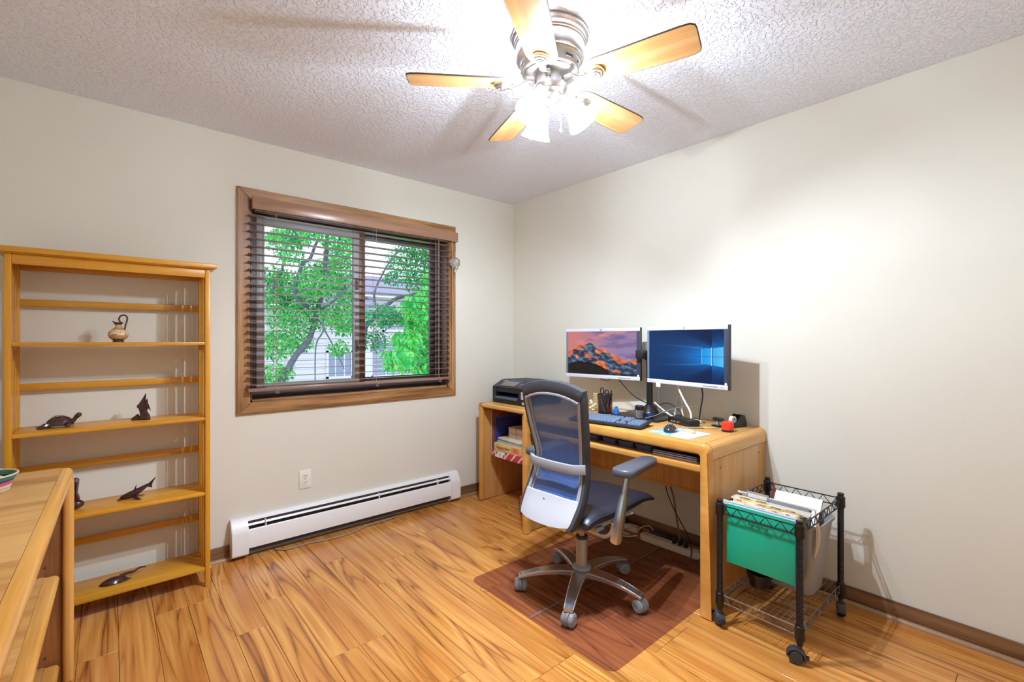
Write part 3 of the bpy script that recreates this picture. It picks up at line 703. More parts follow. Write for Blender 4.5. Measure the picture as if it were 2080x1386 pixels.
# ------------------------------------------------------------------ small printer desk
sd = thing('printer_desk', 'smaller oak desk carrying the printer in the corner', 'desk', (-.25, -.5, 0))
T1 = .767
b = B(); b.box(-.455,-.004,-.80,-.175,T1-.03,T1,.001); b.build('top_panel', M['oakY'], sd, world=True)
def nose(x0, x1, z1, th, y0, y1, nm, parent, m, world=True):
    r = .016; pts = [(x1, z1)]
    for k in range(6): a = pi/2+pi/2*k/5; pts.append((x0+r+r*cos(a), z1-r+r*sin(a)))
    for k in range(6): a = pi+pi/2*k/5; pts.append((x0+r*.8+r*.8*cos(a), z1-th+r*.8+r*.8*sin(a)))
    pts.append((x1, z1-th))
    b = B(); b.prism(pts, y0, y1, M=Yex()); return b.build(nm, m, parent, world=world)
nose(-.49,-.4555,T1,.034,-.80,-.19,'front_edge',sd,M['edgeY'])
def front_frame(ya, yb, T_, th, r, nm, parent, x0=-.647, x1=-.6107, drop=.074, lw=.047):
    """top rail that turns the corner into both legs; ya<yb"""
    zb = T_-drop; o = [(ya, zb)]
    for k in range(8): a = pi-pi/2*k/7; o.append((ya+r+r*cos(a), T_-r+r*sin(a)))
    for k in range(8): a = pi/2-pi/2*k/7; o.append((yb-r+r*cos(a), T_-r+r*sin(a)))
    o += [(yb, zb), (yb-lw, zb)]; q = .012
    for k in range(4): a = pi/2*k/3; o.append((yb-lw-q+q*cos(a), T_-th-q+q*sin(a)))
    for k in range(4): a = pi/2+pi/2*k/3; o.append((ya+lw+q+q*cos(a), T_-th-q+q*sin(a)))
    o += [(ya+lw, zb)]
    n = len(o); cy_ = (ya+yb)/2
    def inset(d): 
        out = []
        for i in range(n):
            p, c, f = Vector(o[i-1]), Vector(o[i]), Vector(o[(i+1) % n]); e1 = (c-p).normalized(); e2 = (f-c).normalized(); nn = Vector((e1.y+e2.y, -e1.x-e2.x))
            nn = nn.normalized() if nn.length > 1e-6 else Vector((0,0)); 
            if abs(c.y-zb) < 1e-6: nn = Vector((1 if (c.x in (ya,) or abs(c.x-(yb-lw)) < 1e-6) else -1, 0))
            out.append((c.x+nn.x*d, c.y+nn.y*d))
        return out
    b = B(); rings = []
    for d, xx in ((.011, x0), (.0055, x0+.0022), (.002, x0+.006), (0, x0+.011), (0, x1)): rings.append([(xx, y_, z_) for y_, z_ in inset(d)])
    b.ring_loft(rings); return b.build(nm, M['edgeF'], parent, world=True, ang=50)
def endwrap(x0, x1, yo, yi, z1, hgt, nm, parent, sgn):
    """solid wood border that rolls over from the top into the side; sgn is the side's direction in y"""
    r = .034; pts = [(0, 0)]
    w = abs(yo-yi)
    pts = [(-(w), 0)]
    for k in range(8): a = pi/2-pi/2*k/7; pts.append((-r+r*cos(a), -r+r*sin(a)))
    pts += [(0,-hgt), (-.02,-hgt), (-.024,-.03), (-w,-.03)]
    Mx = Matrix(((0,0,1,0),(sgn,0,0,yo),(0,1,0,z1),(0,0,0,1)))
    b = B(); b.prism(pts, x0, x1, M=Mx); return b.build(nm, M['edgeX'], parent, world=True)
endwrap(-.488,-.004,-.145,-.1748,T1,.062,'end_edge',sd,1)
b = B(); b.box(-.46,-.006,-.172,-.148,.004,T1-.0625,.001); b.build('side_panel', M['oakZ'], sd, world=True)
b = B(); b.box(-.49,-.455,-.186,-.147,.004,T1-.0345,.010,seg=3); b.build('leg_edge', M['edgeZ'], sd, world=True)
b = B(); b.box(-.46,-.006,-.815,-.80,.004,T1-.03,.001); b.build('side_panel', M['oakZ'], sd, world=True)
b = B(); b.box(-.33,-.03,-.80,-.173,.335,.354,.002); b.build('shelf', M['oakY'], sd, world=True)
b = B(); b.box(-.028,-.018,-.80,-.173,.30,.60,.001); b.build('back_panel', M['dwoodZ'], sd, world=True)

# ------------------------------------------------------------------ main desk
md = thing('computer_desk', 'large oak desk with pull out tray under the two monitors', 'desk', (-.33, -1.45, 0))
T2 = .785
b = B(); b.box(-.61,-.004,-2.043,-.865,T2-.03,T2,.0008); b.build('top_panel', M['oakY'], md, world=True)
front_frame(-2.081,-.827,T2,.052,.036,'front_frame',md,drop=T2-.004)
endwrap(-.6103,-.004,-2.08,-2.0435,T2,.072,'end_edge',md,-1)
endwrap(-.6103,-.004,-.828,-.8645,T2,.072,'end_edge',md,1)
for y0, y1 in ((-2.077,-2.052),(-.856,-.831)):
    b = B(); b.box(-.61,-.006,y0,y1,.006,T2-.0728,.0008); sp_ = b.build('side_panel', M['oakZ'], md, world=True)
    if y0 < -2:
        b = B()
        for x in (-.53,-.09): b.cyl((x, y0+.0003, .665), (x, y0-.0004, .665), .005, n=10)
        b.build('peg_hole', M['seam'], sp_, world=True)
for y in (-2.0433, -.8647):
    sg = -1 if y < -1 else 1; yo = -2.08 if sg < 0 else -.828
    b = B(); b.box(-.6103,-.006,y-.0008,y+.0008,T2-.002,T2+.0003); b.box(-.609,-.006,yo-.0004 if sg < 0 else yo-.004,yo+.004 if sg < 0 else yo+.0004,T2-.0733,T2-.0716)
    b.tube([(-.6105, y, T2+.0001)]+[(-.6105, yo-sg*.034+sg*.0342*sin(pi/2*k/8), T2-.034+.0342*cos(pi/2*k/8)) for k in range(9)]+[(-.6105, yo+sg*.0002, .01)], .0008, 4)
    b.build('seam_line', M['seam'], md, world=True)
b = B(); b.box(-.585,-.12,-2.028,-.878,.662,.68,.001); tr = b.build('pull_out_tray', M['oakY'], md, world=True)
nose(-.622,-.5855,.683,.041,-2.030,-.876,'tray_edge',md,M['edgeY'])
b = B(); b.box(-.212,-.196,-2.05,-.858,.42,.75,.001); b.build('modesty_panel', M['oakZ'], md, world=True)
b = B(); b.box(-.214,-.194,-2.05,-.858,.405,.4198,.003); b.build('modesty_edge', M['edgeY'], md, world=True)

# ------------------------------------------------------------------ printer
pr = thing('printer', 'black multifunction inkjet printer on the smaller corner desk', 'printer', (-.385, -.195, T1))
# local: x depth (into wall), y negative = width
pw, pd = .40, .355
prof = [(0,.006),(.008,.0),(pd,0),(pd,.165),(.33,.178),(.105,.178),(.085,.172),(.0,.128)]
b = B()
XZp = Matrix(((1,0,0,0),(0,0,1,0),(0,1,0,0),(0,0,0,1)))
b.prism([(.0,.0),(pd,0),(pd,.16),(.0,.16*.78)], -pw, -.0, M=XZp) if False else None
b.prism([(.004,.0),(pd,0),(pd,.04),(.0,.04)], -pw, 0, M=XZp)                       # paper cassette base
b.prism([(.0,.0405),(pd,.0405),(pd,.125),(.0,.125)], -pw, -.305, M=XZp)             # right block
b.prism([(.0,.0405),(pd,.0405),(pd,.125),(.0,.125)], -.042, 0, M=XZp)               # left block
b.prism([(.003,.088),(pd,.088),(pd,.125),(.003,.125)], -.3045, -.0425, M=XZp)
b.prism([(.15,.0405),(pd,.0405),(pd,.0875),(.15,.0875)], -.3045, -.0425, M=XZp)
b.build('body', M['black'], pr)
b = B(); b.prism([(-.006,.1255),(.09,.170),(.105,.1755),(pd,.172),(pd,.1255)], -pw-.002, .002, M=XZp)
bmesh.ops.bevel(b.bm, geom=list(b.bm.edges), offset=.004, segments=2, affect='EDGES'); lid = b.build('scanner_lid', M['charcoal'], pr)
b = B(); b.prism([(.012,.1375),(.07,.1645),(.0706,.1655),(.0126,.1385)], -.25, -.075, M=XZp); b.build('control_panel', mat('printer_panel', S(128,122,116), .25), lid)
b = B()
for i in range(4):
    for j in range(3):
        x = .018+.014*j; y = -.27-.018*i
        b.box(x, x+.009, y-.011, y, .1365+.466*(x-.012), .1405+.466*(x-.006), .001)
b.build('buttons', M['grey'], lid)
b = B(); b.prism([(.072,.162),(.1,.1748),(.1006,.176),(.0726,.1635)], -.26, -.11, M=XZp); b.build('display', mat('printer_display', S(40,66,110), .15), lid)
b = B(); b.prism([(-.012,.046),(.14,.052),(.14,.056),(-.012,.050)], -.3, -.046, M=XZp); b.box(-.014,-.004,-.3,-.046,.036,.054,.003); b.build('output_tray', mat('tray_bluegrey', S(88,98,124), .35), pr)
b = B(); b.box(-.0008,.0,-.36,-.335,.05,.104); b.box(-.0008,0,-.372,-.345,.012,.03); b.build('sticker', mat('sticker', S(206,200,190), .6), pr)

# ------------------------------------------------------------------ monitors and stand
def vcol_plane(name, y0, y1, z0, z1, x, nu, nv, fn, parent, strength, m=None):
    """picture as a coloured grid: u to the right (towards -y), v up"""
    vs_ = []; fs = []
    for i in range(nu+1):
        for j in range(nv+1): vs_.append((x, y0+(y1-y0)*i/nu, z0+(z1-z0)*j/nv))
    for i in range(nu):
        for j in range(nv):
            a = i*(nv+1)+j; fs.append((a, a+1, a+nv+2, a+nv+1))
    me = bpy.data.meshes.new(name); me.from_pydata(vs_, [], fs)
    ca = me.color_attributes.new('Col', 'FLOAT_COLOR', 'POINT')
    data = []
    for i in range(nu+1):
        for j in range(nv+1): data += list(S(*[max(0,min(255,c)) for c in fn(i/nu, j/nv)]))
    ca.data.foreach_set('color', data)
    me.materials.append(m or attr_mat(name+'_light', strength)); o = bpy.data.objects.new(name, me); COL.objects.link(o)
    o.parent = parent; WM[o.name] = WM[parent.name]; return o
def lerp(a, b_, t): return tuple(p+(q-p)*t for p, q in zip(a, b_))
from mathutils import noise as mn
def nz(x, y, s=0.0, o=4): return mn.fractal(Vector((x, y, s)), 1.0, 2.1, o, noise_basis='PERLIN_ORIGINAL')*.8
RID = [(0,.53),(.10,.62),(.18,.667),(.26,.70),(.357,.733),(.41,.655),(.447,.594),(.5,.585),(.553,.582),(.586,.545),(.635,.509),(.684,.46),(.758,.412),(.832,.34),(.86,.34),(.90,.376),(.963,.376),(1,.36)]
def ridge(u):
    for (a, p), (c, q) in zip(RID, RID[1:]):
        if a <= u <= c: return p+(q-p)*(u-a)/(c-a)
    return .36
def mountain(u, v):
    r = ridge(u)+.022*nz(u*22, 3.3)
    if v > r:
        t = (v-r)/max(.05,1-r)
        base = lerp((214,124,122), (150,132,172), min(1,max(0,u*1.15+.05)))
        base = lerp(base, lerp((206,128,118), (138,122,166), max(0,min(1,(u-.2)*3))), .5*t)
        k = nz(u*3, v*9, 1.7); base = lerp(base, (234,140,128), max(0,min(1,k*1.6)) * max(.2,min(1,max((v-.7)*5,(.5-u)*4))))
        k2 = nz(u*3.3+5, v*8, 9.1); base = lerp(base, (110,94,142), max(0,min(.7,k2*1.7))*max(0,min(1,(u-.2)*4)))
        return base
    d = r-v
    f = nz(u*16+v*6, v*13-u*5, 2.2, 3); k = nz(u*6.5+v*5, v*5-u*2, 5.5, 2)
    rock = lerp((44,56,78), (112,134,164), max(0,min(1,.38+f*1.5)))
    # sunlit crest and a second lit rib across the middle
    crest = math.exp(-(d/.11)**2)*(.55+k*1.9)
    mid = .50-.62*max(0,u-.13)+.05*nz(u*8,1.1) if u > .13 else .44
    rib = math.exp(-((v-mid)/.085)**2)*(.62+k*1.7)*(1 if .12 < u < .78 else 0)
    glow = max(0, min(1, max(crest, rib)))
    if glow > .22: rock = lerp(rock, lerp((196,84,50), (240,150,96), max(0,min(1,.45+f*1.2))), min(1,(glow-.22)*4))
    lowr = .30-1.3*(u-.22)**2+.03*nz(u*14,8.1)
    if v < lowr and u < .62: rock = lerp((46,34,34), (30,26,30), max(0,min(1,.5+f)))
    if v < .05: rock = lerp(rock, (36,34,42), .5)
    return rock
def beams(u, v):
    # blue room of light with a glowing four pane window at the right
    cx_, cy_ = .845, .50
    du, dv = u-cx_, v-cy_
    d = math.hypot(du*1.1, dv*1.5)
    c = lerp((14,52,104), (16,128,222), math.exp(-d*d/.16))
    a = abs(dv)/(abs(du)+.28)
    c = lerp(c, (8,34,76), min(1, max(0,(a-.32)*1.5)) if u < .86 else min(1,max(0,(abs(dv)-.22)*3)))
    ray = max(0, math.cos(math.atan2(dv, .9-u+.2)*11))**3*.16; c = lerp(c, (60,160,240), ray*max(0,1-d*1.1))
    for slope, off in ((.30,.145),(-.27,-.135)):
        dd = abs(dv-(off-slope*(du)*.33)); 
        if u < .96: c = lerp(c, (90,190,250), .55*math.exp(-(dd/.008)**2)*max(0,min(1,(u-.05)*1.3)))
    lx0, lx1 = .735, .995
    hh = .132+.05*(u-lx0)/(lx1-lx0)
    if lx0 < u < lx1 and abs(dv) < hh:
        c = lerp((18,150,236), (96,196,246), (u-lx0)/(lx1-lx0))
        if abs(u-.862) < .006: c = (14,70,140)
    for ln in (.735, .853):
        if abs(u-ln) < .004 and abs(dv) < hh+.01: c = (150,226,255)
    if abs(dv) < .008 and u > .02: c = lerp(c, (10,60,120), .75)
    return c
def monitor(nm, label, L_, R_, fn):
    """L_, R_ are the ends seen from the front; local x forward into the wall, y from left (0) to right (negative)"""
    L_, R_ = Vector((*L_, 0)), Vector((*R_, 0)); dv = R_-L_; w = dv.length
    rz = math.atan2(dv.y, dv.x)+pi/2
    mo_ = thing(nm, label, 'monitor', (L_.x, L_.y, 1.0), rz)
    h = .335
    b = B(); b.box(.0205,.036,-w+.03,-.03,.02,h-.02,.006); b.box(.036,.072,-w+.1,-.1,.06,h-.06,.01); b.build('back_shell', M['black'], mo_)
    b = B(); b.box(0,.02,-w+.0005,-.0005,h-.021,h,.0015); b.build('top_bezel', mat('monitor_silver', S(226,228,238), .32, .25) if 'msil' not in M else M['msil'], mo_)
    b = B(); b.box(0,.02,-w+.0005,-.0005,0,.0235,.0015); lb = b.build('bottom_bezel', M['msil'] if 'msil' in M else mo_.children[-1].data.materials[0], mo_)
    M['msil'] = lb.data.materials[0]
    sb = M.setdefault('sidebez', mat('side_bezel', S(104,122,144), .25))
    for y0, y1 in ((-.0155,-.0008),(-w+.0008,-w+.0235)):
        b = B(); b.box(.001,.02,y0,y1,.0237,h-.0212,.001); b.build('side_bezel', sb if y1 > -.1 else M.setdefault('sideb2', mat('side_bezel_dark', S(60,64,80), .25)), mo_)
    b = B(); b.box(-.001,.022,-w-.004,-w,-.002,h+.002,.001); b.build('side_cover', M['charcoal'], mo_)
    vcol_plane('screen', -.0157, -w+.0237, .0238, h-.0214, (.0035), 200, 124, fn, mo_, 1.0)
    b = B(); b.cyl((-.0006,-w+.012,.03),(.001,-w+.012,.03),.0065,n=16); b.build('round_sticker', M['ivory'], mo_)
    b = B(); b.cyl((-.0006,-w/2,h-.0105),(.0,-w/2,h-.0105),.0065,n=16); b.build('badge', M['grey'], mo_)
    b = B(); b.box(-.0005,0,-w+.06,-w+.15,.0085,.0125); b.build('button_marks', M['grey'], mo_)
    return mo_, w, rz
m1, w1, rz1 = monitor('monitor', 'left flat monitor with silver bezel showing an orange mountain at sunset', (-.229,-.8355), (-.152,-1.391), mountain)
m2, w2, rz2 = monitor('monitor', 'right flat monitor with silver bezel showing blue light beams', (-.190,-1.467), (-.288,-2.003), beams)
b = B(); b.ball((-.0012,-w1+.052,.011), .0028, 8); b.build('power_light', mat('power_light', (1,1,1,1), .5, emit=(1,.86,.5,1), estr=6), m1)
b = B(); b.box(-.0012,-.0004,-.105,-.072,-.022,.006); b.build('paper_tag', mat('paper_tag', S(240,236,240), .7), m2)
st = thing('monitor_stand', 'black dual monitor stand with round pole and flared base on the desk', 'monitor stand', (-.105, -1.43, T2))
b = B(); b.prism(rrect(.30,.34,.02), 0, .012, M=Matrix.Translation((-.07,-.02,0))); b.build('base_plate', M['black2'], st)
b = B(); b.lathe([(.058,.012),(.058,.018),(.052,.026),(.026,.062),(.022,.066),(0,.066)], n=32); b.build('flared_collar', M['black2'], st)
b = B(); b.cyl((0,0,.06),(0,0,.40),.0195,n=24); b.build('pole', M['black2'], st)
b = B(); b.cyl((0,0,.345),(0,0,.405),.028,n=20); b.tube([(0,0,.38),(.03,.10,.38),(.02,.28,.38)], .014, 8); b.tube([(0,0,.38),(.01,-.12,.38),(-.02,-.29,.38)], .014, 8)
b.box(-.012,.02,.262,.3,.34,.42,.004).box(-.062,-.03,-.31,-.27,.34,.42,.004)
b.build('arms', M['black2'], st)
b = B(); b.box(-.085,-.02,-.006,.05,.355,.41,.008); b.build('arm_clamp', M['black'], st)

# ------------------------------------------------------------------ things on the main desk
kb = thing('keyboard', 'dark full size keyboard at the front of the large desk', 'keyboard', (-.583, -1.682, T2), radians(9))
TK = Matrix.Translation((0,0,.006)) @ Matrix.Rotation(radians(-5.5), 4, 'Y')
b = B(); b.box(0,.165,0,.445,0,.012,.004, M=TK); b.build('case', mat('keyboard_case', S(38,44,56), .4), kb)
mk = mat('key_cap', S(116,134,158), .34)
kf = B()
def key(x, y, dx, dy):
    kf_ = B(); 
    kf_.ring_loft([[(x,y,.0125),(x+dx,y,.0125),(x+dx,y+dy,.0125),(x,y+dy,.0125)],[(x+.002,y+.002,.019),(x+dx-.0015,y+.002,.019),(x+dx-.0015,y+dy-.002,.019),(x+.002,y+dy-.002,.019)]], M=TK)
    kf_.build('key', mk, kb, ang=20)
u_ = .0187
rows = [.022, .0407, .0594, .0781, .0968, .128]
# numeric pad
for r in range(5):
    for c in range(4):
        if c == 0 and r in (1, 3): continue
        key(rows[r], .012+u_*c, .0175*(2.07 if (c == 0 and r in (0, 2)) else 1), .0175)
for r in (0, 3, 4, 5):
    for c in range(3): key(rows[r], .0965+u_*c, .0175, .0175)
key(rows[1], .0965+u_, .0175, .0175)
for r in range(6):
    y = .162
    ws = {0:[1.25,1.25,1.25,5.5,1.25,1.25,1.25], 1:[2.2]+[1]*9+[2.0], 2:[2.2]+[1]*10+[1.3], 3:[1.4]+[1]*12, 4:[1.8]+[1]*12, 5:[1]*13}[r]
    for w in ws:
        if y+u_*w > .44: break
        key(rows[r], y, .0175, u_*w-.0012); y += u_*w
b = B(); b.box(.145,.158,.02,.05,-.008,.001,.002).box(.145,.158,.395,.425,-.008,.001,.002); kfo = b.build('foot', M['black'], kb)
kfo.location.z = .0082

def simple(nm, label, cat, loc, rz=0, group=None): return thing(nm, label, cat, loc, rz, group)
# mouse pad and mouse
mp = thing('mouse_pad', 'pale blue and white patterned mouse pad on the desk', 'mouse pad', (-.49, -1.85, T2), radians(-4))
def mp_mat():
    m, nt, b, out = newmat('mouse_pad_print'); N = nt.nodes.new; L = nt.links.new
    tc = N('ShaderNodeTexCoord'); n = N('ShaderNodeTexNoise'); n.inputs['Scale'].default_value = 9; n.inputs['Detail'].default_value = 3; n.inputs['Distortion'].default_value = 1.5
    L(tc.outputs['Object'], n.inputs['Vector']); sp = N('ShaderNodeSeparateXYZ'); L(tc.outputs['Object'], sp.inputs[0])
    ad = N('ShaderNodeMath'); ad.operation = 'MULTIPLY_ADD'; ad.inputs[1].default_value = 1.3; L(sp.outputs['Y'], ad.inputs[0]); L(n.outputs['Fac'], ad.inputs[2])
    cr = N('ShaderNodeValToRGB'); e = cr.color_ramp.elements; e[0].position = .36; e[0].color = S(222,224,236); e[1].position = .68; e[1].color = S(84,168,204)
    k = e.new(.5); k.color = S(190,208,224); L(ad.outputs[0], cr.inputs[0]); L(cr.outputs[0], b.inputs['Base Color']); b.inputs['Roughness'].default_value = .5; return m
b = B(); b.prism(rrect(.20,.235,.014), 0, .003); b.build('pad', mp_mat(), mp)
ms = thing('mouse', 'glossy dark computer mouse on the mouse pad', 'mouse', (-.497, -1.802, T2+.003), radians(20))
b = B(); b.ball((0,0,.002), .03, 20, (1.75,1.08,1.12)); bmesh.ops.bisect_plane(b.bm, geom=b.bm.verts[:]+b.bm.edges[:]+b.bm.faces[:], plane_co=(0,0,.0), plane_no=(0,0,-1), clear_outer=True); b.build('shell', mat('mouse_gloss', S(40,46,54), .12, spec=.7), ms)
b = B(); b.cyl((.03,-.004,.0285),(.03,.004,.0285),.008,n=14); b.build('scroll_wheel', M['grey'], ms)
b = B(); b.tube(spl([(.03,.034,.01),(-.005,.0335,.017),(-.03,.029,.012)],5), .0025, 6); b.tube(spl([(.03,-.034,.01),(-.005,-.0335,.017),(-.03,-.029,.012)],5), .0025, 6); b.build('side_grips', M['lgrey'], ms)
# tan eraser / wood piece, ruler strips, paper
wd = thing('wooden_block', 'small pale wooden piece on the mouse pad by the mouse', 'wooden block', (-.452, -1.885, T2+.003), radians(60))
b = B(); b.box(-.035,.035,-.012,.012,0,.014,.002); b.build('block', mat('pale_wood', S(222,200,160), .55, noise=.06, nscale=60), wd)
b = B(); b.cyl((.02,0,.014),(.02,0,.0145),.004,n=10); b.build('hole', M['seam'], wd)
cu = thing('letter_opener', 'flat grey blade tool lying on the desk in front of the black hub', 'tool', (-.30, -1.845, T2), radians(-50))
b = B(); leaf_shape(b, [(-.09,-.002),(-.07,-.010),(.03,-.011),(.03,.011),(-.07,.010)], .004, Matrix.Translation((0,0,.004))); b.build('blade', M['lgrey'], cu)
b = B(); b.box(.03,.10,-.010,.010,0,.009,.003); b.build('grip', mat('tan_grip', S(196,168,120), .5), cu)
pn = thing('wooden_stick', 'thin tan stick lying behind the mouse pad', 'stick', (-.362, -1.77, T2), radians(-72))
b = B(); b.box(-.055,.055,-.005,.005,0,.004,.0015); b.build('stick', mat('tan_stick', S(206,150,96), .5), pn)
# hub
hb = thing('dock_hub', 'low black rectangular dock with ports behind the mouse', 'dock', (-.255, -1.735, T2), radians(-22))
b = B(); b.box(-.03,.045,-.088,.088,0,.034,.004); b.build('case', M['black2'], hb)
b = B()
for y in (.052,.03,.005): b.box(-.0306,-.0298,y-.006,y+.006,.012,.018,.0)
b.cyl((-.0306,-.01,.017),(-.0298,-.01,.017),.003,n=10); b.build('ports', M['lgrey'], hb)
# pen cup
pc_ = thing('pen_cup', 'black wire mesh pen cup full of pens at the back of the desk', 'pen cup', (-.262, -1.205, T2))
PCH = .125
mcup = clear('mesh_wire_cup', (.84,.82,.84,1), .03, .4, .26, S(40,38,44))
b = B(); b.lathe([(.0455,.003),(.0455,PCH-.004),(.0435,PCH-.004),(.0435,.003)], n=32, cap=False); b.build('mesh_wall', mcup, pc_)
b = B(); b.tube([(.046*cos(2*pi*k/32), .046*sin(2*pi*k/32), PCH-.004) for k in range(32)], .0035, 6, closed=True); b.build('rim', M['black'], pc_)
b = B(); b.cyl((0,0,0),(0,0,.004),.046,n=32); b.build('base', M['black'], pc_)
pens = [((-.02,.03,.006),(-.03,.036,.118),S(186,72,70),.0045),((-.02,-.015,.006),(-.028,.018,.105),S(186,182,90),.005),((-.024,-.02,.006),(-.034,.012,.085),S(170,170,176),.004),
        ((.0,.02,.006),(.006,.036,.12),S(110,96,150),.0042),((-.012,-.036,.006),(-.008,-.03,.122),S(206,84,50),.005),((.012,-.02,.006),(.02,-.034,.148),S(50,50,60),.0045),((-.028,.006,.006),(-.03,-.018,.11),S(160,110,140),.004)]
lab = ['red pen leaning in the mesh pen cup','yellow highlighter pen slanting in the mesh pen cup','slim silver pen slanting in the mesh pen cup','violet pen standing in the mesh pen cup','orange marker standing in the mesh pen cup','tall black pen sticking out of the mesh pen cup','pink pen leaning in the mesh pen cup']
for i, (p, q, c, r) in enumerate(pens):
    pp = thing('pen', lab[i], 'pen', (pc_.location.x, pc_.location.y, T2), 0, 'pens in the mesh cup')
    P0, P1 = Vector(p), Vector(q); dd = (P1-P0)
    b = B(); b.cyl(P0+dd*.08, P0+dd*.72, r, r, 8); b.build('barrel', mat('pen_%d' % i, c, .4), pp)
    b = B(); b.cyl(P0, P0+dd*.08, r*.3, r, 8); b.build('tip', M['grey'], pp)
    b = B(); b.cyl(P0+dd*.72, P1, r*1.12, r, 8); b.build('cap', mat('pencap_%d' % i, tuple(k*.7 for k in c[:3])+(1,), .4), pp)
sc_ = thing('scissors', 'black handled scissors standing in the mesh pen cup', 'scissors', (pc_.location.x-.004, pc_.location.y+.004, T2))
for s_, oo in ((1, .017), (-1, -.02)):
    b = B(); hz = .142 if s_ > 0 else .136
    b.tube([(0, oo+.0135*cos(2*pi*k/20), hz+(.021 if s_ > 0 else .016)*sin(2*pi*k/20)) for k in range(20)], .0036, 6, closed=True); b.tube([(0, oo, hz-.018), (0, oo*.4, .10)], .0036, 6); b.build('handle', M['black'], sc_)
    b = B(); b.box(-.0012,.0012,-.006,.006,.008,.105,.001, M=Matrix.Rotation(radians(4*s_), 4, 'X')); b.build('blade', M['alu'], sc_)
nt_ = thing('bamboo_notebook', 'small tan slatted card standing behind the chair top beside the pen cup', 'card', (-.20, -1.115, T2), radians(8))
b = B(); b.box(-.004,.004,-.05,.05,0,.115,.001); c_ = b.build('card', mat('tan_card', S(200,182,134), .6), nt_)
b = B()
for k in range(9): b.box(-.0055,-.004,-.05,.05,.012+.0115*k,.0145+.0115*k)
b.build('ribs', mat('tan_rib', S(150,128,88), .6), c_)
sn = thing('paper_flower', 'crumpled white and green paper bits in front of the tan card', 'paper', (-.258, -1.10, T2))
b = B()
for k in range(6): b.ball((.0+.006*cos(k*2.1), .016*sin(k*1.7), .012+.011*k), .012, 8, (1,1,.8))
b.build('crumple', mat('crumpled_paper', S(214,214,180), .7, noise=.25, nscale=120), sn)
# blue sharpener
bs = thing('blue_sharpener', 'small translucent blue bottle shaped sharpener on the desk', 'sharpener', (-.262, -1.292, T2))
mb = mat('blue_plastic', S(10,118,214), .2, trans=.25, spec=.6)
b = B(); b.lathe([(0,0),(.024,0),(.024,.006),(.019,.012),(.018,.03),(.012,.036),(.0095,.04),(.0095,.052),(0,.053)], n=20); b.build('body', mb, bs)
# jar of clips
jr = thing('clip_jar', 'clear jar of paper clips with black lid behind the keyboard', 'jar', (-.300, -1.487, T2+.012))
mj = clear('jar_plastic', (.93,.94,.95,1), .16, .06, .06)
b = B(); b.lathe([(.0235,0),(.0245,.003),(.0245,.048),(.0225,.048),(.0225,.003),(0,.002)], n=28, cap=False); b.lathe([(0,0),(.0235,0)], n=28, cap=False); b.build('jar_body', mj, jr)
b = B(); b.lathe([(.026,.047),(.0265,.05),(.0265,.068),(.024,.071),(.012,.071),(.011,.069),(0,.069)], n=28); b.build('lid', M['black2'], jr)
b = B(); rnd = random.Random(3)
for k in range(90):
    a = rnd.random()*2*pi; r = .018*rnd.random()**.5; z = .004+.04*rnd.random(); an = rnd.random()*pi; c = Vector((r*cos(a), r*sin(a), z)); dd = Vector((cos(an), sin(an), rnd.uniform(-.8,.8))).normalized()*.005
    b.tube([c-dd, c+dd], .0009, 4)
b.build('paper_clips', M['alu'], jr, kind='stuff')
bt_ = thing('glass_dish', 'round dark blue glass dish in front of the stand collar', 'dish', (-.262, -1.535, T2+.012))
b = B(); b.lathe([(0,0),(.016,0),(.02,.008),(.018,.022),(.012,.026),(0,.026)], n=20); b.build('dish', mat('deep_blue', S(18,52,110), .12), bt_)
# webcam
wc = thing('webcam', 'black webcam on a small folding clip at the back of the desk', 'webcam', (-.172, -1.895, T2), radians(-15))
b = B(); b.box(-.02,.02,-.026,.026,0,.009,.003); b.build('clip_foot', M['black2'], wc)
b = B(); b.box(-.006,.006,-.008,.008,.009,.032,.002); b.build('stem', M['lgrey'], wc)
b = B(); b.box(-.013,.014,-.036,.026,.032,.05,.006); b.cyl((-.0145,-.012,.041),(-.012,-.012,.041),.007,n=16); b.build('camera_body', M['black'], wc)
# tape dispenser
td = thing('tape_dispenser', 'black desktop tape dispenser with a white tape roll by the right end of the desk', 'tape dispenser', (-.112, -1.953, T2), radians(-10))
Mside = Matrix(((1,0,0,0),(0,0,1,0),(0,1,0,0),(0,0,0,1)))
b = B()
for y0, y1 in ((-.032,-.022),(.012,.022)):
    b.prism([(-.05,0),(.07,0),(.072,.02),(.055,.062),(.03,.068),(-.005,.03),(-.05,.024)], y0, y1, M=Mside)
b.prism([(-.05,0),(.07,0),(.072,.02),(.05,.02),(-.05,.012)], -.0218, .0118, M=Mside); b.prism([(.071,.021),(.0555,.0615),(.03,.067),(.033,.056),(.05,.021)], -.0218, .0118, M=Mside)
b.build('body', M['black'], td)
b = B(); b.lathe([(.012,-.011),(.021,-.011),(.021,.008),(.012,.008)], (-.014,-.004,.040), 28, (0,1,0), cap=False); b.lathe([(.012,.008),(.012,-.011)], (-.014,-.004,.040), 28, (0,1,0), cap=False); b.build('tape_roll', mat('tape_roll', S(232,230,232), .4), td)
b = B(); b.box(-.062,-.05,-.02,.012,.012,.034,.002); b.build('cutter', M['black2'], td)
rd = thing('red_tin', 'small red cylindrical tin on a black base near the right end of the desk', 'tin', (-.262, -1.990, T2))
b = B(); b.lathe([(0,0),(.0285,0),(.0295,.003),(.0295,.008),(.027,.010),(0,.010)], n=32); b.build('base', M['black2'], rd)
b = B(); b.lathe([(0,.0102),(.0285,.0102),(.029,.013),(.029,.047),(.0275,.050),(.02,.0505),(.019,.0485),(0,.0485)], n=32); b.build('tin_body', mat('red_gloss', S(226,56,36), .22), rd)

